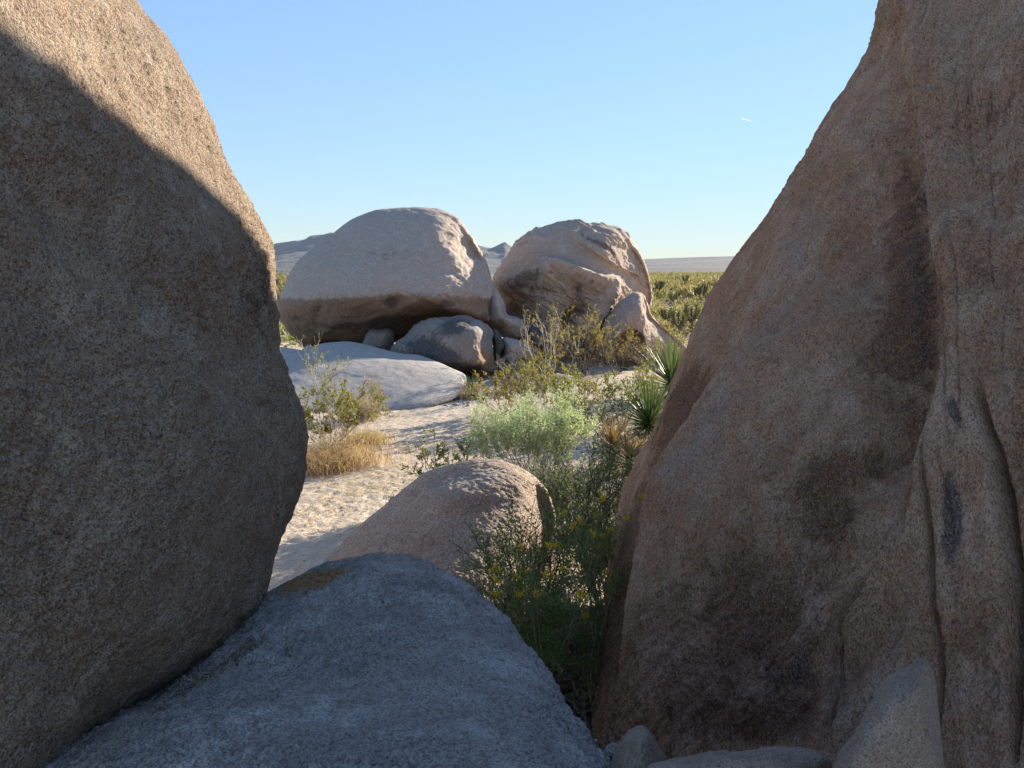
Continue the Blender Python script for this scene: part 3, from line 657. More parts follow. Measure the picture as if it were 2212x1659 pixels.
# ------------------------------------------------------------------ hills on the horizon
m_hill, nt_, b_ = new_mat('desert_hill'); g = N(nt_)
tc = g.n('ShaderNodeTexCoord').outputs['Object']
c = g.mix(g.ramp(g.noise(tc, 0.006, 6, 0.65), 0.35, 0.65), (0.045, 0.046, 0.05), (0.125, 0.115, 0.105))
c = g.mix(g.math('MULTIPLY', g.ramp(g.noise(tc, 0.05, 4, 0.7), 0.5, 0.62), 0.8), c, (0.09, 0.085, 0.05))
g.l(c, b_.inputs['Base Color']); b_.inputs['Roughness'].default_value = 1.0
bp = g.n('ShaderNodeBump'); bp.inputs['Strength'].default_value = 1.0; bp.inputs['Distance'].default_value = 14.0
g.l(g.noise(tc, 0.02, 5, 0.6), bp.inputs['Height']); g.l(bp.outputs[0], b_.inputs['Normal'])
def hills(name, crest, dcrest, dfoot, dback, label, amp, seed, nx=260, ny=90, spread=1.0, fold=600):
    cx_ = np.array([p[0] for p in crest], float); cy_ = np.array([p[1] for p in crest], float)
    xs = np.linspace(cx_[0], cx_[-1], nx); ys = np.interp(xs, cx_, cy_)
    rx, rz = ray(xs, ys)
    top = CAM_H + rz * dcrest                                    # crest heights
    v = np.linspace(0, 1, ny); dep = np.where(v < 0.7, dfoot + (dcrest - dfoot) * (v / 0.7), dcrest + (dback - dcrest) * ((v - 0.7) / 0.3))
    prof = np.where(v < 0.7, (v / 0.7) ** 1.5, 1 - ((v - 0.7) / 0.3) ** 1.3)
    Xg = rx[None, :] * dep[:, None] ** 1.0 * 1.0; Yg = np.repeat(dep[:, None], nx, 1)
    Zg = top[None, :] * prof[:, None]
    p = np.stack([Xg, Yg, 0 * Xg], -1)
    n1 = fbm(p, 1 / fold, 5, 0.55, seed); rid = 1 - np.abs(fbm(p + 500, 1 / (fold * 0.8), 5, 0.5, seed + 5)) * 2
    env = np.clip(Zg / (top.max() + 1e-6), 0, 1)
    Zg = Zg + amp * (0.6 * n1 + 0.5 * (rid - 0.6)) * env * (1 - 0.85 * np.exp(-((v - 0.7) / 0.05) ** 2))[:, None] + amp * 0.05 * n1
    Zg = Zg - 3.0 * np.exp(-(v / 0.05) ** 2)[:, None]
    V = np.stack([Xg, Yg, Zg], -1).reshape(-1, 3); ii = np.arange(nx * ny).reshape(ny, nx)
    F = np.stack([ii[:-1, :-1], ii[:-1, 1:], ii[1:, 1:], ii[1:, :-1]], -1).reshape(-1, 4)
    o = make_mesh(name, V, [F], m_hill)
    return tag(o, label, kind='structure')
hills('hills', [(-600, 560), (-200, 540), (200, 556), (420, 560), (560, 545), (590, 536), (615, 529), (650, 521), (690, 512), (714, 507), (760, 520), (830, 540), (900, 548), (980, 540), (1030, 530), (1060, 534), (1078, 532), (1092, 527), (1104, 537), (1130, 552), (1180, 575), (1230, 588), (1300, 591)],
      3600, 1500, 5200, 'blue grey desert mountains behind the giant boulders', 120, 21, nx=420, ny=130)
hills('plateau', [(1180, 592), (1300, 570), (1390, 560), (1450, 557.5), (1520, 555), (1580, 553.5), (1800, 551), (2200, 546), (2800, 548), (3400, 570)],
      2600, 700, 5200, 'long flat topped slope on the horizon at the right', 3, 31, nx=160, ny=80)
hills('foothills', [(380, 592), (480, 586), (560, 590), (600, 583), (640, 588), (700, 592), (760, 594)], 900, 620, 1200,
      'low rocky pale foothill left of the mushroom boulder', 5, 61, nx=120, ny=60, fold=60)

# ------------------------------------------------------------------ plants: geometry builders
def tubes(paths, radii, sides=3):
    V = []; F = []; base = 0
    for p, r in zip(paths, radii):
        p = np.asarray(p); n = len(p)
        t = np.gradient(p, axis=0); t /= np.linalg.norm(t, axis=1, keepdims=True) + 1e-9
        a = np.cross(t, [0.31, 0.52, 0.79]); a /= np.linalg.norm(a, axis=1, keepdims=True) + 1e-9
        b = np.cross(t, a); ang = np.arange(sides) * 2 * math.pi / sides
        ring = p[:, None, :] + np.asarray(r)[:, None, None] * (np.cos(ang)[None, :, None] * a[:, None, :] + np.sin(ang)[None, :, None] * b[:, None, :])
        V.append(ring.reshape(-1, 3))
        i = base + np.arange(n * sides).reshape(n, sides)
        F.append(np.stack([i[:-1], np.roll(i[:-1], -1, 1), np.roll(i[1:], -1, 1), i[1:]], -1).reshape(-1, 4))
        base += n * sides
    return np.concatenate(V), np.concatenate(F)
def leaves(pos, dirs, length, width, r, curl=0.0):
    """one rhombus leaf per position, pointing along dirs with a random roll"""
    n = len(pos); d = dirs / (np.linalg.norm(dirs, axis=1, keepdims=True) + 1e-9)
    rnd = r.normal(size=(n, 3)); s = np.cross(d, rnd); s /= np.linalg.norm(s, axis=1, keepdims=True) + 1e-9
    L = (length * r.uniform(0.6, 1.3, n))[:, None]; W = (width * r.uniform(0.7, 1.2, n))[:, None]
    up = np.cross(s, d)
    v0 = pos; v1 = pos + d * L * 0.45 + s * W * 0.5; v2 = pos + d * L + up * L * curl; v3 = pos + d * L * 0.45 - s * W * 0.5
    V = np.stack([v0, v1, v2, v3], 1).reshape(-1, 3); F = np.arange(4 * n).reshape(n, 4)
    return V, F
def grow(r, p0, d0, length, nseg, wander, lift, gravity=0.0):
    p = [np.array(p0, float)]; d = np.array(d0, float); d /= np.linalg.norm(d)
    for k in range(nseg):
        d = d + r.normal(size=3) * wander + np.array([0, 0, lift]); d /= np.linalg.norm(d)
        p.append(p[-1] + d * length / nseg)
    return np.array(p), d
def bush(name, loc, h, w, label, leafm, stemm, seed, stems=10, subs=6, twigs=4, nleaf=2600, leafsize=0.018, open_=0.5, bare=0.0,
         wander=0.18, cat='bush', group=None, stem_r=0.008, lean=(0, 0), lo=0.35, top=1.0, leafw=0.55, clus=0.03, lift=0.06, flowers=None, upright=0.0, seg=5):
    r = np.random.default_rng(seed); nleaf = int(nleaf * 1.5); leafsize *= 1.3; bare = max(bare, 0.35) if 'creosote' in name else bare; clus = 0.018 if 'creosote' in name else clus
    e = empty(name, (loc[0], loc[1], loc[2]), label, cat, group)
    paths = []; rads = []; tips = []; tipd = []
    for i in range(stems):
        az = 2 * math.pi * (i + r.uniform(-0.3, 0.3)) / stems; sp_ = r.uniform(0.15, 1.0) ** 0.6
        hh = h * (1 - 0.45 * sp_ * open_) * r.uniform(0.75, 1.0)
        tgt = np.array([math.cos(az) * w / 2 * sp_ + lean[0], math.sin(az) * w / 2 * sp_ + lean[1], hh])
        L = np.linalg.norm(tgt)
        p, d = grow(r, (r.normal() * 0.03, r.normal() * 0.03, -0.03), tgt / L + np.array([0, 0, upright]), L * 0.9, seg + 1, wander, lift)
        # pull the end of the stem to its target
        p = p + (tgt * 0.95 - p[-1])[None] * np.linspace(0, 1, len(p))[:, None] ** 1.5
        paths.append(p); rads.append(np.linspace(stem_r, stem_r * 0.35, len(p)))
        for j in range(subs):
            t = r.uniform(lo, top); k = t * (len(p) - 1); k0 = min(int(k), len(p) - 2); q = p[k0] + (p[k0 + 1] - p[k0]) * (k - k0)
            dd_ = (p[k0 + 1] - p[k0]); dd_ = dd_ / np.linalg.norm(dd_) + r.normal(size=3) * 0.65 + np.array([0, 0, 0.25])
            l2 = L * r.uniform(0.18, 0.36)
            p2, _ = grow(r, q, dd_, l2, 4, wander, lift)
            paths.append(p2); rads.append(np.linspace(stem_r * 0.45, stem_r * 0.2, len(p2)))
            for m_ in range(twigs):
                k = r.uniform(0.3, 1.0) * (len(p2) - 1); k0 = min(int(k), len(p2) - 2); q2 = p2[k0] + (p2[k0 + 1] - p2[k0]) * (k - k0)
                d3 = (p2[k0 + 1] - p2[k0]); d3 = d3 / np.linalg.norm(d3) + r.normal(size=3) * 0.6 + np.array([0, 0, 0.2])
                p3, _ = grow(r, q2, d3, l2 * r.uniform(0.3, 0.65), 3, wander, lift)
                paths.append(p3); rads.append(np.linspace(stem_r * 0.22, stem_r * 0.1, len(p3)))
                if r.uniform() > bare: tips.append(p3); tipd.append(d3)
    V, F = tubes(paths, rads)
    o = make_mesh('branches', V, [F], stemm, e); o['kind'] = 'stuff'
    if nleaf and tips:
        ti = r.integers(0, len(tips), nleaf); tt = r.uniform(0.1, 1.05, nleaf)
        arr = np.array(tips); ka = tt * 3; k0 = np.clip(ka.astype(int), 0, 2); fr_ = (ka - k0)[:, None]
        pos = arr[ti, k0] * (1 - fr_) + arr[ti, k0 + 1] * fr_ + r.normal(size=(nleaf, 3)) * clus * 0.5
        dirs = (arr[ti, 3] - arr[ti, 0]); dirs = dirs / (np.linalg.norm(dirs, axis=1, keepdims=True) + 1e-9) + r.normal(size=(nleaf, 3)) * 0.7
        V, F = leaves(pos, dirs, leafsize, leafsize * leafw, r)
        o = make_mesh('foliage', V, [F], leafm, e, smooth=False); o['kind'] = 'stuff'
    if flowers:
        # each flower head: a fan of petals and stamens on a branch tip, a part of its own
        arr = np.array(tips); order = np.argsort(-(arr[:, 3, 2] + 1.3 * r.uniform(size=len(arr)) * h))[:flowers]
        for k in order:
            c = arr[k, 3]; n = 26
            dirs = r.normal(size=(n, 3)) * 0.55 + np.array([0, 0, 0.8]) + (arr[k, 3] - arr[k, 0]) / (np.linalg.norm(arr[k, 3] - arr[k, 0]) + 1e-6) * 0.4
            pos = np.zeros((n, 3)) + r.normal(size=(n, 3)) * 0.008
            V, F = leaves(pos, dirs, 0.021, 0.009, r)
            fo = make_mesh('flower', V, [F], L_flower, e, smooth=False); fo.location = Vector(c)
    return e
def grass(name, loc, h, w, label, mat, seed, n=500, blade=0.004, droop=0.4, cat='grass clump', group=None, wy=None):
    r = np.random.default_rng(seed); wy = wy or w
    e = empty(name, loc, label, cat, group)
    base = np.stack([r.normal(size=n) * w * 0.22, r.normal(size=n) * wy * 0.22, np.zeros(n) - 0.01], -1)
    az = r.uniform(0, 2 * math.pi, n); out = r.uniform(0.1, 1, n)
    L = h * r.uniform(0.45, 1.1, n)
    d = np.stack([np.cos(az) * out * 0.8, np.sin(az) * out * 0.8, np.ones(n)], -1); d /= np.linalg.norm(d, axis=1, keepdims=True)
    mid = base + d * (L * 0.5)[:, None]
    d2 = d + np.stack([np.cos(az), np.sin(az), -0.6 * np.ones(n)], -1) * (droop * r.uniform(0.2, 1.4, n))[:, None] + r.normal(size=(n, 3)) * 0.25
    d2 /= np.linalg.norm(d2, axis=1, keepdims=True); tip = mid + d2 * (L * 0.5)[:, None]
    s = np.cross(d, r.normal(size=(n, 3))); s /= np.linalg.norm(s, axis=1, keepdims=True); s *= blade * 0.5
    V = np.stack([base - s, base + s, mid + s * 0.8, mid - s * 0.8, tip], 1).reshape(-1, 3)
    i = np.arange(n)[:, None] * 5
    F4 = i + np.array([[0, 1, 2, 3]]); F3 = i + np.array([[3, 2, 4]])
    o = make_mesh('blades', V, [F4, F3], mat, e, smooth=False); o['kind'] = 'stuff'
    return e
_leafmesh = {}
def yucca_leaf_mesh(mat, key):
    """a stiff sword leaf, 1 m long along +Z, channelled, with a taper to the point"""
    if key in _leafmesh: return _leafmesh[key]
    ts = [0, 0.15, 0.45, 0.75, 1.0]; ws = [0.030, 0.034, 0.030, 0.018, 0.001]; V = []
    for t, w in zip(ts, ws):
        bend = 0.10 * t * t
        V += [(-w, bend + w * 0.45, t), (0, bend, t), (w, bend + w * 0.45, t)]
    F = []
    for k in range(len(ts) - 1):
        a = k * 3
        F += [(a, a + 1, a + 4, a + 3), (a + 1, a + 2, a + 5, a + 4)]
    me = bpy.data.meshes.new(key); me.from_pydata(V, [], F); me.materials.append(mat)
    for p in me.polygons: p.use_smooth = True
    _leafmesh[key] = me
    return me
def yucca(loc, size, n, label, mats, seed, cat='yucca', trunk=0.12, up=0.9, low=-0.5, lean=(0, 0), wide=1.0):
    r = random.Random(seed)
    e = empty('yucca', loc, label, cat)
    tb = [np.array([(0, 0, -0.05), (lean[0] * 0.5, lean[1] * 0.5, trunk * 0.5), (lean[0], lean[1], trunk)])]
    V, F = tubes(tb, [np.array([0.06, 0.05, 0.035])], 7); make_mesh('trunk', V, [F], S_bark, e)
    for i in range(n):
        f = i / n
        el = math.asin(low + (up - low) * f ** 0.8) + r.uniform(-0.15, 0.15); az = i * 2.39996 + r.uniform(-0.3, 0.3)
        d = Vector((math.cos(az) * math.cos(el), math.sin(az) * math.cos(el), math.sin(el)))
        me = yucca_leaf_mesh(*mats[0 if f > mats_split(mats) else 1])
        o = bpy.data.objects.new('leaf', me); COL.objects.link(o); o.parent = e
        q = d.to_track_quat('Z', 'Y'); L = size * r.uniform(0.75, 1.1)
        o.location = (lean[0] + d.x * 0.02, lean[1] + d.y * 0.02, trunk + d.z * 0.02 - (1 - f) * trunk * 0.5)
        o.rotation_mode = 'QUATERNION'; o.rotation_quaternion = q
        o.scale = (size * wide, size * wide, L)
    return e
def mats_split(m): return m[2]

def G(x, y): # base point on the ground from the picture
    gx, gd = ground_at(x, y); return (gx, gd, float(gz(gx, gd)))
def at(x, d, z=None):
    rx, _ = ray(x, 800.0); X = float(rx * d); return (X, d, float(gz(X, d)) if z is None else z)

# pebbles and crumbs of rock on the sand
def gravel(name, n, cx, cy, sx, sy, smin, smax, mat, label, seed):
    r = np.random.default_rng(seed); x = r.normal(cx, sx, n); y = r.normal(cy, sy, n); sz = smin * (smax / smin) ** (r.uniform(size=n) ** 2.2)
    base = np.array([(1, 0, 0), (0, 1, 0), (-1, 0, 0), (0, -1, 0), (0, 0, 0.7), (0, 0, -0.7)]); tri = np.array([(0, 1, 4), (1, 2, 4), (2, 3, 4), (3, 0, 4), (1, 0, 5), (2, 1, 5), (3, 2, 5), (0, 3, 5)])
    V = base[None] * r.uniform(0.6, 1.3, (n, 6, 1)) * sz[:, None, None] + np.stack([x, y, gz(x, y) + sz * 0.2], -1)[:, None]
    a = r.uniform(0, 6.28, n)
    F = (np.arange(n)[:, None, None] * 6 + tri[None]).reshape(-1, 3)
    tag(make_mesh(name, V.reshape(-1, 3), [F], mat, smooth=False), label, 'gravel', kind='stuff')
gravel('gravel', 3000, -0.9, 10.0, 1.8, 3.2, 0.004, 0.013, M_dome, 'small pale pebbles strewn over the trampled sand', 81)
gravel('gravel', 450, 1.6, 17.0, 3.0, 1.6, 0.012, 0.045, M_far_red, 'broken stones on the shaded sand before the giant boulders', 82)
gravel('gravel', 260, -2.0, 14.3, 1.6, 0.25, 0.012, 0.05, M_low, 'crumbs of stone along the foot of the low slab', 83)
gravel('gravel', 500, 0.35, 3.4, 0.25, 0.8, 0.008, 0.035, M_grey, 'stones on the floor of the cleft', 84)

# ------------------------------------------------------------------ plants: near and middle distance
bush('creosote_bush', G(712, 968), 0.95, 1.75, 'sunlit olive creosote bush with one tall sprig beside the left boulder', L_creo, S_grey, 11, stems=14, subs=7, twigs=5, nleaf=7500, leafsize=0.02, lean=(0.05, 0), open_=0.7)
bush('creosote_bush', G(694, 960), 1.65, 0.42, 'single tall thin creosote sprig rising above the olive bush at left', L_creo, S_grey, 12, stems=2, subs=9, twigs=4, nleaf=420, leafsize=0.022, lo=0.55, lean=(0.0, 0), lift=0.1)
grass('grass_clump', G(728, 998), 0.5, 1.5, 'large orange dry grass clump under the olive creosote bush at left', L_straw_red, 13, n=1000, blade=0.007, droop=1.5, wy=1.0)
bush('dry_bush', G(715, 985), 0.6, 1.3, 'reddish brown dead twigs standing in the orange dry grass at left', L_straw_red, S_tan, 18, stems=26, subs=6, twigs=3, nleaf=900, leafsize=0.016, stem_r=0.005, wander=0.3)
grass('grass_clump', G(790, 955), 0.30, 0.7, 'straw coloured grass tuft at the right tip of the olive creosote bush', L_straw, 14, n=900, blade=0.006, droop=1.0)
grass('grass_clump', G(690, 1010), 0.36, 0.8, 'orange dry grass right against the edge of the left boulder', L_straw_red, 15, n=1400, blade=0.006, droop=1.1)
grass('grass_clump', G(775, 905), 0.62, 0.55, 'pale pinkish dry grass standing behind the olive creosote bush', L_straw_grey, 16, n=1000, blade=0.006, droop=0.4)
bush('dry_bush', G(812, 895), 0.75, 0.4, 'small grey dry bush in front of the low pale slab', L_straw_grey, S_tan, 17, stems=8, subs=6, twigs=4, nleaf=700, leafsize=0.016)
# tumbled straw on the sand
r_ = np.random.default_rng(5); n_ = 2600
lx, ly = [], []
for cx_, cy_, sx_, sy_, k_ in ((-1.55, 8.6, 0.45, 0.55, 700), (-2.0, 7.6, 0.25, 0.3, 220), (-1.3, 10.6, 0.4, 0.4, 250), (0.3, 8.5, 0.5, 0.6, 500)):
    lx.append(r_.normal(cx_, sx_, k_)); ly.append(r_.normal(cy_, sy_, k_))
lx = np.concatenate(lx); ly = np.concatenate(ly); n_ = len(lx); az_ = r_.uniform(0, 6.28, n_)
dirs = np.stack([np.cos(az_), np.sin(az_), r_.uniform(-0.05, 0.25, n_)], -1)
V, F = leaves(np.stack([lx, ly, gz(lx, ly) + 0.006], -1), dirs, 0.09, 0.006, r_)
tag(make_mesh('straw_litter', V, [F], L_straw, smooth=False), 'broken straw scattered on the sand around the dry grass', 'straw', kind='stuff')

yuc_g = [(L_yucca, 'yucca_blade'), (L_yucca_dead, 'yucca_blade_dead'), 0.12]
yuc_s = [(L_yucca, 'yucca_blade'), (L_straw_grey, 'yucca_blade_pale'), 0.62]
yuc_d = [(L_yucca_dead, 'yucca_blade_dead'), (L_yucca_dark, 'yucca_blade_old'), 0.55]
yucca(G(1016, 856), 0.40, 70, 'small yucca with a skirt of dry leaves at the tip of the low slab', yuc_s, 21, trunk=0.06, low=-0.1, up=0.97, wide=0.8)
grass('grass_clump', G(1012, 862), 0.30, 0.62, 'dry grass ring growing round the small yucca on the sand', L_straw_grey, 22, n=900, blade=0.006, droop=0.6)
yucca(at(1405, 11.5), 0.72, 240, 'lower of the two green yuccas beside the right rock wall', yuc_g, 23, wide=0.6, trunk=0.22, low=-0.55, up=0.98)
yucca(at(1452, 15.0), 1.0, 220, 'upper green yucca half hidden by the right rock wall', yuc_g, 24, wide=0.5, trunk=0.3, low=-0.5, up=0.98)
yucca(at(1325, 9.7), 0.42, 150, 'dried brown yucca toppled over behind the yellow flowered bush', yuc_d, 25, trunk=0.28, low=-0.75, up=0.95, wide=0.8)
yucca(at(1362, 9.3), 0.40, 90, 'heap of dark dead yucca leaves against the right rock wall', [(L_yucca_dark, 'yucca_blade_old'), (L_yucca_dark, 'yucca_blade_old'), 0.5], 26, trunk=0.2, low=-0.6, up=0.7, wide=0.8)

bush('pale_green_bush', at(1152, 8.2), 1.16, 1.36, 'round pale green feathery bush behind the pink boulder', L_pale, S_grey, 31, stems=34, subs=9, twigs=5, nleaf=17000, leafsize=0.022, leafw=0.34, open_=0.62, lo=0.62, clus=0.03, wander=0.12, lift=0.14, upright=0.15)
bush('bare_bush', at(1130, 7.6), 0.62, 1.3, 'tangle of bare grey twigs under the pale green bush', L_pale, S_grey, 32, stems=24, subs=7, twigs=4, nleaf=500, leafsize=0.015, open_=0.8)
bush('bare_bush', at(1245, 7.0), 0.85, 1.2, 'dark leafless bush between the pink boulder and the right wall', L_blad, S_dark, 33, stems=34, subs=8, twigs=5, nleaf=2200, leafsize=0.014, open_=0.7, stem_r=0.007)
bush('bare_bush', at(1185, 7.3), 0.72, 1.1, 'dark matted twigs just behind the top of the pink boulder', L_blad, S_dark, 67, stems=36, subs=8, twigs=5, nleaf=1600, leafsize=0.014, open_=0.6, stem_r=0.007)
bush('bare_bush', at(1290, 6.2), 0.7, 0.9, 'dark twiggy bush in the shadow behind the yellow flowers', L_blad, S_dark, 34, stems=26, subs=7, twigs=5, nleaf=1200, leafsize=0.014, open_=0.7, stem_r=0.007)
bush('creosote_bush', at(975, 7.8), 0.78, 0.75, 'open green creosote sprigs left of the pink boulder top', L_creo_green, S_bark, 35, stems=9, subs=6, twigs=3, nleaf=1300, leafsize=0.022, lean=(-0.12, 0), lift=0.02, open_=0.4)
bush('creosote_bush', at(862, 6.7), 0.42, 0.42, 'smallest green creosote sprig on the left shoulder of the pink boulder', L_creo_green, S_bark, 36, stems=5, subs=5, twigs=3, nleaf=420, leafsize=0.02, lean=(-0.05, 0))
bush('creosote_bush', at(915, 7.1), 0.32, 0.45, 'low green creosote tuft behind the left slope of the pink boulder', L_creo_green, S_bark, 37, stems=6, subs=4, twigs=3, nleaf=420, leafsize=0.02)
bush('creosote_bush', at(1085, 13.2), 0.78, 1.4, 'broad olive creosote bush left of centre on the sand', L_creo_dry, S_bark, 38, stems=13, subs=7, twigs=4, nleaf=3200, leafsize=0.024, open_=0.6)
bush('creosote_bush', at(1180, 12.6), 1.05, 1.3, 'bright olive creosote bush directly behind the pale green bush', L_creo, S_grey, 39, stems=15, subs=7, twigs=4, nleaf=3800, leafsize=0.024, open_=0.5)
bush('creosote_bush', at(1255, 12.4), 0.9, 1.0, 'yellow green creosote bush to the right behind the pale green bush', L_creo, S_grey, 40, stems=11, subs=7, twigs=4, nleaf=2300, leafsize=0.024, open_=0.5)
bush('bare_bush', at(1188, 16.2), 1.9, 1.9, 'tall nearly leafless bush with whitish branches before the giant boulders', L_creo_dry, S_grey, 41, stems=7, subs=5, twigs=4, nleaf=420, leafsize=0.024, open_=0.6, bare=0.4, stem_r=0.013, lean=(-0.15, 0), lo=0.5, wander=0.25, seg=7)
bush('creosote_bush', at(1180, 16.6), 1.15, 1.1, 'olive bush right of the tall whitish branches', L_creo_dry, S_bark, 42, stems=8, subs=6, twigs=4, nleaf=900, leafsize=0.026, lo=0.45)
bush('creosote_bush', at(1262, 18.2), 1.62, 1.9, 'wide airy olive bush before the second giant boulder', L_creo_dry, S_bark, 43, stems=12, subs=6, twigs=4, nleaf=1900, leafsize=0.028, lo=0.45, open_=0.45)
bush('creosote_bush', at(1335, 18.6), 1.25, 1.2, 'olive bush in front of the small dark arch', L_creo_dry, S_bark, 44, stems=9, subs=5, twigs=4, nleaf=900, leafsize=0.028, lo=0.4)
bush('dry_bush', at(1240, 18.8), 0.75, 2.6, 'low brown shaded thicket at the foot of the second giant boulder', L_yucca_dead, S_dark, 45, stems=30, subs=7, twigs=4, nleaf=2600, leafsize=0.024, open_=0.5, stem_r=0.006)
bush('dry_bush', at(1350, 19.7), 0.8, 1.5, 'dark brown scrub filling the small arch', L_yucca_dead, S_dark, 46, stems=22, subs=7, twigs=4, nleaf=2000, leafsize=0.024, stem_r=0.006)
bush('dry_bush', G(1112, 838), 0.34, 0.65, 'small dark purple grey shrub on the sand left of the olive bushes', L_straw_grey, S_dark, 47, stems=22, subs=6, twigs=4, nleaf=260, leafsize=0.014, stem_r=0.006)
bush('creosote_bush', at(1345, 11.9), 0.95, 0.8, 'dark green creosote bush left of the lower yucca', L_creo_green, S_bark, 48, stems=10, subs=7, twigs=4, nleaf=1900, leafsize=0.024, lean=(0.05, 0))
bush('creosote_bush', at(1395, 13.4), 1.0, 0.5, 'upright yellow green creosote sprigs above the lower yucca', L_creo, S_grey, 49, stems=6, subs=6, twigs=3, nleaf=900, leafsize=0.026)
bush('creosote_bush', at(1410, 15.5), 1.35, 0.35, 'thin sunlit creosote sprig in front of the pointed rock', L_creo, S_grey, 50, stems=3, subs=7, twigs=3, nleaf=420, leafsize=0.026, lo=0.5)
bush('creosote_bush', at(1452, 16.0), 1.15, 0.3, 'thin creosote sprig left of the upper yucca', L_creo, S_grey, 51, stems=2, subs=6, twigs=3, nleaf=240, leafsize=0.026, lo=0.6)
bush('dry_bush', at(1300, 11.6), 0.5, 0.9, 'dark dry branches leaning over shaded sand left of the green yuccas', L_creo_green, S_dark, 52, stems=14, subs=6, twigs=4, nleaf=900, leafsize=0.02)
bush('bare_bush', at(1115, 17.4), 0.6, 1.1, 'grey tangle of twigs beside the low tan rock', L_straw_grey, S_grey, 53, stems=20, subs=6, twigs=4, nleaf=100, leafsize=0.014, stem_r=0.006)
grass('grass_clump', at(1160, 18.3), 0.45, 2.0, 'brown dry grass along the foot of the rocks between the giant boulders', L_straw_grey, 54, n=1300, blade=0.008, droop=0.3)
grass('grass_clump', at(1380, 10.6), 0.25, 0.9, 'straw grass under the lower green yucca', L_straw, 55, n=700, blade=0.006, droop=0.9)
_c = np.array([(540, 1372), (470, 1440), (390, 1492), (300, 1562), (205, 1668)], float); r_ = np.random.default_rng(8); n_ = 1500
t_ = r_.uniform(0, 1, n_); cx_ = np.interp(t_, np.linspace(0, 1, 5), _c[:, 0]) + np.abs(r_.normal(0, 16, n_)); cy_ = np.interp(t_, np.linspace(0, 1, 5), _c[:, 1]) + np.abs(r_.normal(0, 9, n_))
q_ = P(cx_, cy_, frontS(cx_, cy_)); sz_ = r_.uniform(0.0015, 0.006, n_)
base = np.array([(1, 0, 0), (0, 1, 0), (-1, 0, 0), (0, -1, 0), (0, 0, 0.7), (0, 0, -0.7)]); tri = np.array([(0, 1, 4), (1, 2, 4), (2, 3, 4), (3, 0, 4), (1, 0, 5), (2, 1, 5), (3, 2, 5), (0, 3, 5)])
V = base[None] * r_.uniform(0.6, 1.3, (n_, 6, 1)) * sz_[:, None, None] + q_[:, None] + np.array([0, 0, 0.002])
tag(make_mesh('grit', V.reshape(-1, 3), [(np.arange(n_)[:, None, None] * 6 + tri[None]).reshape(-1, 3)], M_left, smooth=False), 'crumbled brown grit caught in the crack where the left boulder meets the slab', 'grit', kind='stuff')
az_ = r_.uniform(0, 6.28, 160)
V, F = leaves(q_[:160] + np.array([0, 0, 0.004]), np.stack([np.cos(az_), np.sin(az_), r_.uniform(0, 0.9, 160)], -1), 0.05, 0.0022, r_)
tag(make_mesh('straw_litter', V, [F], L_straw_grey, smooth=False), 'dry stalks caught between the left boulder and the slab', 'straw', kind='stuff')
# yellow flowered bushes in the cleft
bush('flowering_bush', (0.18, 3.6, 0.2), 0.86, 0.68, 'yellow flowered bush leaning on the pink boulder beside the slab', L_blad, S_tan, 61, stems=15, subs=7, twigs=4, nleaf=5200, leafsize=0.02, leafw=0.26, open_=0.3, lo=0.1, clus=0.03, flowers=22, lean=(-0.1, 0), stem_r=0.007)
bush('flowering_bush', (0.42, 3.7, 0.2), 1.12, 0.56, 'taller yellow flowered bush close to the right rock wall', L_blad, S_tan, 62, stems=13, subs=7, twigs=4, nleaf=4600, leafsize=0.02, leafw=0.26, open_=0.3, lo=0.12, clus=0.03, flowers=20, lean=(0.12, 0), stem_r=0.008)
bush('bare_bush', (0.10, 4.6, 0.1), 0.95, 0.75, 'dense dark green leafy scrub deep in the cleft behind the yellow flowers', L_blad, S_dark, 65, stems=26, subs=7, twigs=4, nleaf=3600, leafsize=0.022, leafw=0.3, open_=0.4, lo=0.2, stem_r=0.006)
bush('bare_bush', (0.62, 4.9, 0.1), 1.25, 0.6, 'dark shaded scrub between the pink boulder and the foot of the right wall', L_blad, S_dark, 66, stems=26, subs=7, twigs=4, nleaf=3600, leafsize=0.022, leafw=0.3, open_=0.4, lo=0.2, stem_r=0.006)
r_ = np.random.default_rng(6); n_ = 14000
lx = r_.normal(0.32, 0.34, n_); ly = r_.uniform(2.6, 5.4, n_); az_ = r_.uniform(0, 6.28, n_)
V, F = leaves(np.stack([lx, ly, gz(lx, ly) + 0.006], -1), np.stack([np.cos(az_), np.sin(az_), r_.uniform(-0.05, 0.4, n_)], -1), 0.08, 0.018, r_)
tag(make_mesh('leaf_litter', V, [F], L_yucca_dark, smooth=False), 'dark fallen twigs and leaves on the floor of the cleft', 'litter', kind='stuff')
bush('bare_bush', (0.34, 3.1, 0.2), 0.42, 0.5, 'knot of dead tan twigs at the bottom of the cleft', L_straw, S_tan, 63, stems=18, subs=5, twigs=4, nleaf=0, leafsize=0.01, stem_r=0.004, wander=0.3)
grass('grass_clump', (-0.62, 2.35, 1.2), 0.22, 0.25, 'wisps of dry grass in the crack between the left boulder and the slab', L_straw_grey, 64, n=30, blade=0.0015, droop=0.5)

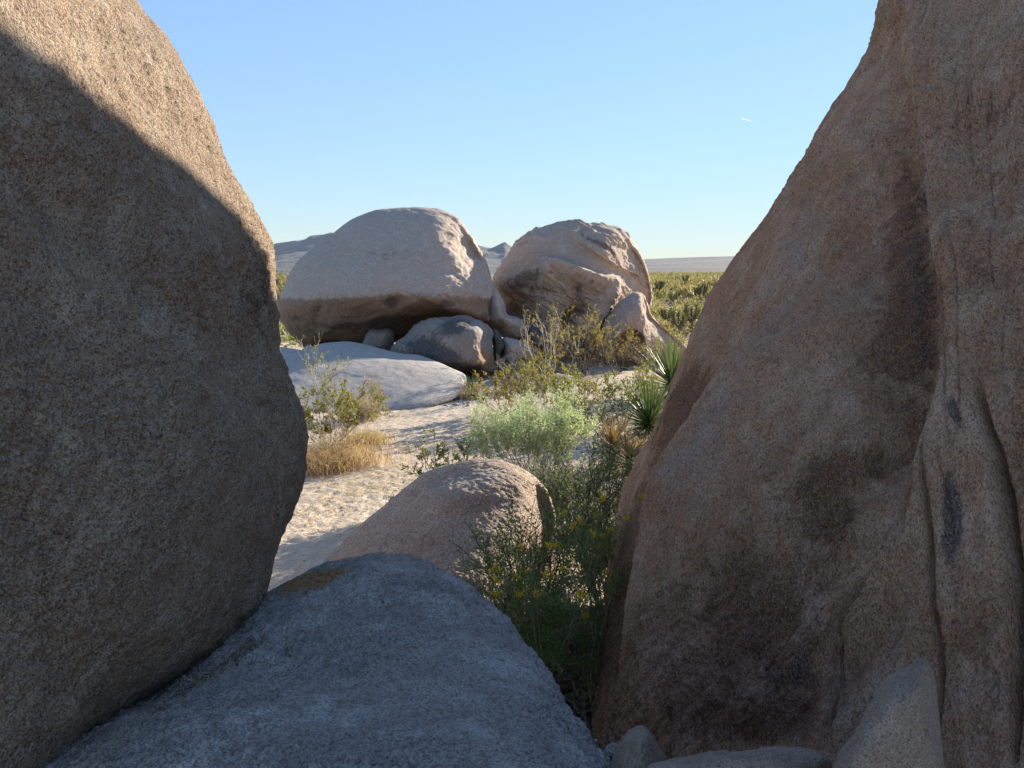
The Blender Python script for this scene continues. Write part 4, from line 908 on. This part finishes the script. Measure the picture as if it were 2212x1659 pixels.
# ------------------------------------------------------------------ plain beyond: shrubs one by one, then the mass
def shrub_mesh(key, mat, seed, n=240):
    r = np.random.default_rng(seed)
    th = r.uniform(0, 2 * math.pi, n); ph = np.arccos(r.uniform(0, 1, n)); rr = r.uniform(0.55, 1.0, n) ** 0.5
    lob = 1 + 0.25 * np.sin(3 * th + seed) + 0.15 * np.sin(5 * th)
    pos = np.stack([np.sin(ph) * np.cos(th) * rr * lob * 0.55, np.sin(ph) * np.sin(th) * rr * lob * 0.55, np.cos(ph) * rr * 0.85 + 0.08], -1)
    dirs = pos * np.array([1, 1, 1.0]) + r.normal(size=(n, 3)) * 0.3
    V, F = leaves(pos, dirs, 0.15, 0.06, r)
    me_ = make_mesh(key, V, [F], mat, smooth=False); me = me_.data; COL.objects.unlink(me_); bpy.data.objects.remove(me_)
    return me
shr = [shrub_mesh('shrub_a', L_far, 1), shrub_mesh('shrub_b', L_far, 2), shrub_mesh('shrub_c', L_far_grey, 3), shrub_mesh('shrub_d', L_creo_green, 4)]
def spot(r, dmin, dmax):
    d = math.exp(r.uniform(math.log(dmin), math.log(dmax)))
    t = r.random()
    if t < 0.72: a = r.uniform(0.13, 0.34)
    elif t < 0.92: a = r.uniform(-0.37, -0.25)
    else: a = r.uniform(-0.5, 0.6)
    return a * d, d
R1 = random.Random(3); cnt = 0; names = ['olive scrub bush out on the plain', 'greyish scrub bush out on the plain']
placed = []
while cnt < 170:
    x, d = spot(R1, 24, 95)
    if any((x - a) ** 2 + (d - b) ** 2 < 0.5 for a, b in placed): continue
    placed.append((x, d)); k = R1.choice([0, 0, 1, 1, 2, 3])
    o = bpy.data.objects.new('scrub_bush', shr[k]); COL.objects.link(o)
    s = R1.uniform(0.5, 1.15)
    o.location = (x, d, float(gz(x, d)) - 0.03); o.rotation_euler = (0, 0, R1.uniform(0, 6.28)); o.scale = (s * R1.uniform(1.0, 1.5), s * 1.2, s * R1.uniform(0.8, 1.15))
    kind = {0: 'olive green', 1: 'yellowish green', 2: 'greyish brown', 3: 'deep green'}[k]
    size = 'small' if s < 0.72 else ('large' if s > 0.95 else 'middling')
    zone = 'left of the mushroom boulder' if x < 0 else ('just past the boulders on the right' if d < 38 else ('midway out on the right' if d < 62 else 'far out on the right'))
    tag(o, '%s %s scrub bush on the plain %s' % (size, kind, zone), 'bush', '%s %s scrub %s' % (size, kind, zone))
    cnt += 1
# the mass farther out
def mass(name, n, dmin, dmax, mat, seed, size, label, leafn=26):
    r = np.random.default_rng(seed); VV = []; FF = []; base = 0
    d = np.exp(r.uniform(math.log(dmin), math.log(dmax), n)); a = np.where(r.uniform(size=n) < 0.65, r.uniform(0.08, 0.40, n), r.uniform(-0.5, -0.15, n))
    x = a * d; z = gz(x, d); s = size * r.uniform(0.6, 1.5, n) * (1 + d / 900)
    m = leafn
    th = r.uniform(0, 6.28, (n, m)); ph = np.arccos(r.uniform(0, 1, (n, m)))
    pos = np.stack([np.sin(ph) * np.cos(th) * 0.6, np.sin(ph) * np.sin(th) * 0.6, np.cos(ph) * 0.7 + 0.1], -1)
    P_ = np.stack([x, d, z], -1)[:, None] + pos * s[:, None, None]
    dr = pos + r.normal(size=pos.shape) * 0.3; dr /= np.linalg.norm(dr, axis=-1, keepdims=True)
    sdv = np.cross(dr, r.normal(size=dr.shape)); sdv /= np.linalg.norm(sdv, axis=-1, keepdims=True)
    Ls = (s * 0.38)[:, None, None]
    V = np.stack([P_ - sdv * Ls * 0.3, P_ + dr * Ls, P_ + sdv * Ls * 0.3], 2).reshape(-1, 3)
    F = np.arange(len(V)).reshape(-1, 3)
    tag(make_mesh(name, V, [F], mat, smooth=False), label, 'scrub', kind='stuff')
mass('scrub', 1500, 60, 260, L_far, 71, 0.9, 'mass of olive creosote scrub covering the plain', 26)
mass('scrub', 5200, 220, 1400, L_far, 72, 1.3, 'distant green belt of scrub below the horizon', 12)
mass('scrub', 450, 26, 90, L_far_grey, 73, 0.5, 'low grey brown undergrowth between the shrubs of the plain', 30)
# joshua trees standing out of the scrub
def joshua(loc, h, label, seed):
    r = np.random.default_rng(seed); e = empty('joshua_tree', loc, label, 'joshua tree')
    paths = [np.array([(0, 0, -0.1), (0.03 * h, 0, 0.3 * h), (0.02, 0.02, 0.55 * h)])]; rads = [np.array([0.09, 0.07, 0.06]) * h * 0.6]; ends = []
    for k in range(5):
        az = k * 1.3 + r.uniform(-0.3, 0.3); top = np.array([math.cos(az) * 0.22 * h, math.sin(az) * 0.22 * h, h * r.uniform(0.8, 1.0)])
        p0 = paths[0][-1] * r.uniform(0.75, 1.0); p = np.array([p0, (p0 + top) / 2 + [math.cos(az) * 0.06 * h, math.sin(az) * 0.06 * h, -0.02 * h], top])
        paths.append(p); rads.append(np.array([0.05, 0.045, 0.04]) * h * 0.6); ends.append((p[1], p[2]))
    V, F = tubes(paths, rads, 6); make_mesh('trunk', V, [F], S_bark, e)
    for a_, b_2 in ends:
        n = 150; t = r.uniform(-0.6, 1.1, n)[:, None]; pos = a_ + (b_2 - a_) * t; dr = r.normal(size=(n, 3)); dr /= np.linalg.norm(dr, axis=1, keepdims=True); dr[:, 2] = dr[:, 2] * 0.6 + 0.3
        V, F = leaves(pos - 0 * dr, dr, 0.19 * h * 0.6, 0.035 * h * 0.6, r); o = make_mesh('crown', V, [F], L_josh, e, smooth=False)
for i, (xd, d, h, lab) in enumerate([(1462, 27, 1.9, 'dark joshua tree close behind the pointed rock'), (1490, 29, 2.1, 'dark joshua tree left of the edge of the right wall'), (1435, 33, 1.6, 'small joshua tree right of the second giant boulder'),
        (1450, 52, 2.0, 'joshua tree in the middle of the plain left of its pair'), (1503, 60, 2.6, 'left joshua tree of a close pair on the open sand patch'), (1512, 61, 2.7, 'right joshua tree of a close pair on the open sand patch'),
        (1420, 70, 3.0, 'joshua tree rising beside the flank of the second giant boulder'), (1530, 75, 2.6, 'joshua tree near the right wall on the far plain'), (606, 48, 1.9, 'joshua tree on the plain left of the mushroom boulder'),
        (602, 85, 3.0, 'faraway joshua tree seen just past the left boulder'), (1475, 120, 3.6, 'tiny joshua tree near the horizon above the scrub')]):
    joshua(at(xd, d), h * 0.6, lab, 80 + i)
for i, (xa, xb, yt, yb) in enumerate([(1462, 1480, 652, 660), (1505, 1530, 648, 657), (1490, 1520, 700, 716)]):
    ground_rock(xa, xb, yt, yb, ['pale rock lying out in the scrub on the left', 'pale rock on the open patch near the joshua trees', 'white boulder among bushes just left of the right wall'][i], M_low)

# ------------------------------------------------------------------ vapour trail
m_tr, nt_, b_ = new_mat('vapour')
_t = nt_.nodes.new('ShaderNodeBsdfTranslucent'); _t.inputs[0].default_value = (0.95, 0.95, 0.95, 1); nt_.links.new(_t.outputs[0], [n for n in nt_.nodes if n.type == 'OUTPUT_MATERIAL'][0].inputs[0])
pa = np.array([P(1600 + 25 * t, 255 + 7 * t, 9000.0) for t in np.linspace(0, 1, 8)])
V, F = tubes([pa], [np.array([0.3, 3.5, 3.6, 3, 2.6, 2, 1, 0.3])], 8)
tag(make_mesh('vapour_trail', V, [F], m_tr), 'short white vapour trail high in the blue sky at the right', 'vapour trail')

# ------------------------------------------------------------------ the air
hz = 240.0; hw = 6300.0
hv = np.array([(x, y, z) for x in (-hw, hw) for y in (-hw, hw) for z in (-40.0, hz)])
hf = np.array([(0, 1, 3, 2), (4, 6, 7, 5), (0, 4, 5, 1), (2, 3, 7, 6), (0, 2, 6, 4), (1, 5, 7, 3)])
m_hz = bpy.data.materials.new('air'); m_hz.use_nodes = True; m_hz.node_tree.nodes.clear()
_o = m_hz.node_tree.nodes.new('ShaderNodeOutputMaterial'); _v = m_hz.node_tree.nodes.new('ShaderNodeVolumePrincipled')
_v.inputs['Color'].default_value = (0.6, 0.76, 1.0, 1); _v.inputs['Density'].default_value = 0.00005; _v.inputs['Anisotropy'].default_value = 0.0
m_hz.node_tree.links.new(_v.outputs[0], _o.inputs['Volume'])
tag(make_mesh('haze', hv, [hf], m_hz, smooth=False), 'thin blue desert haze', kind='stuff')
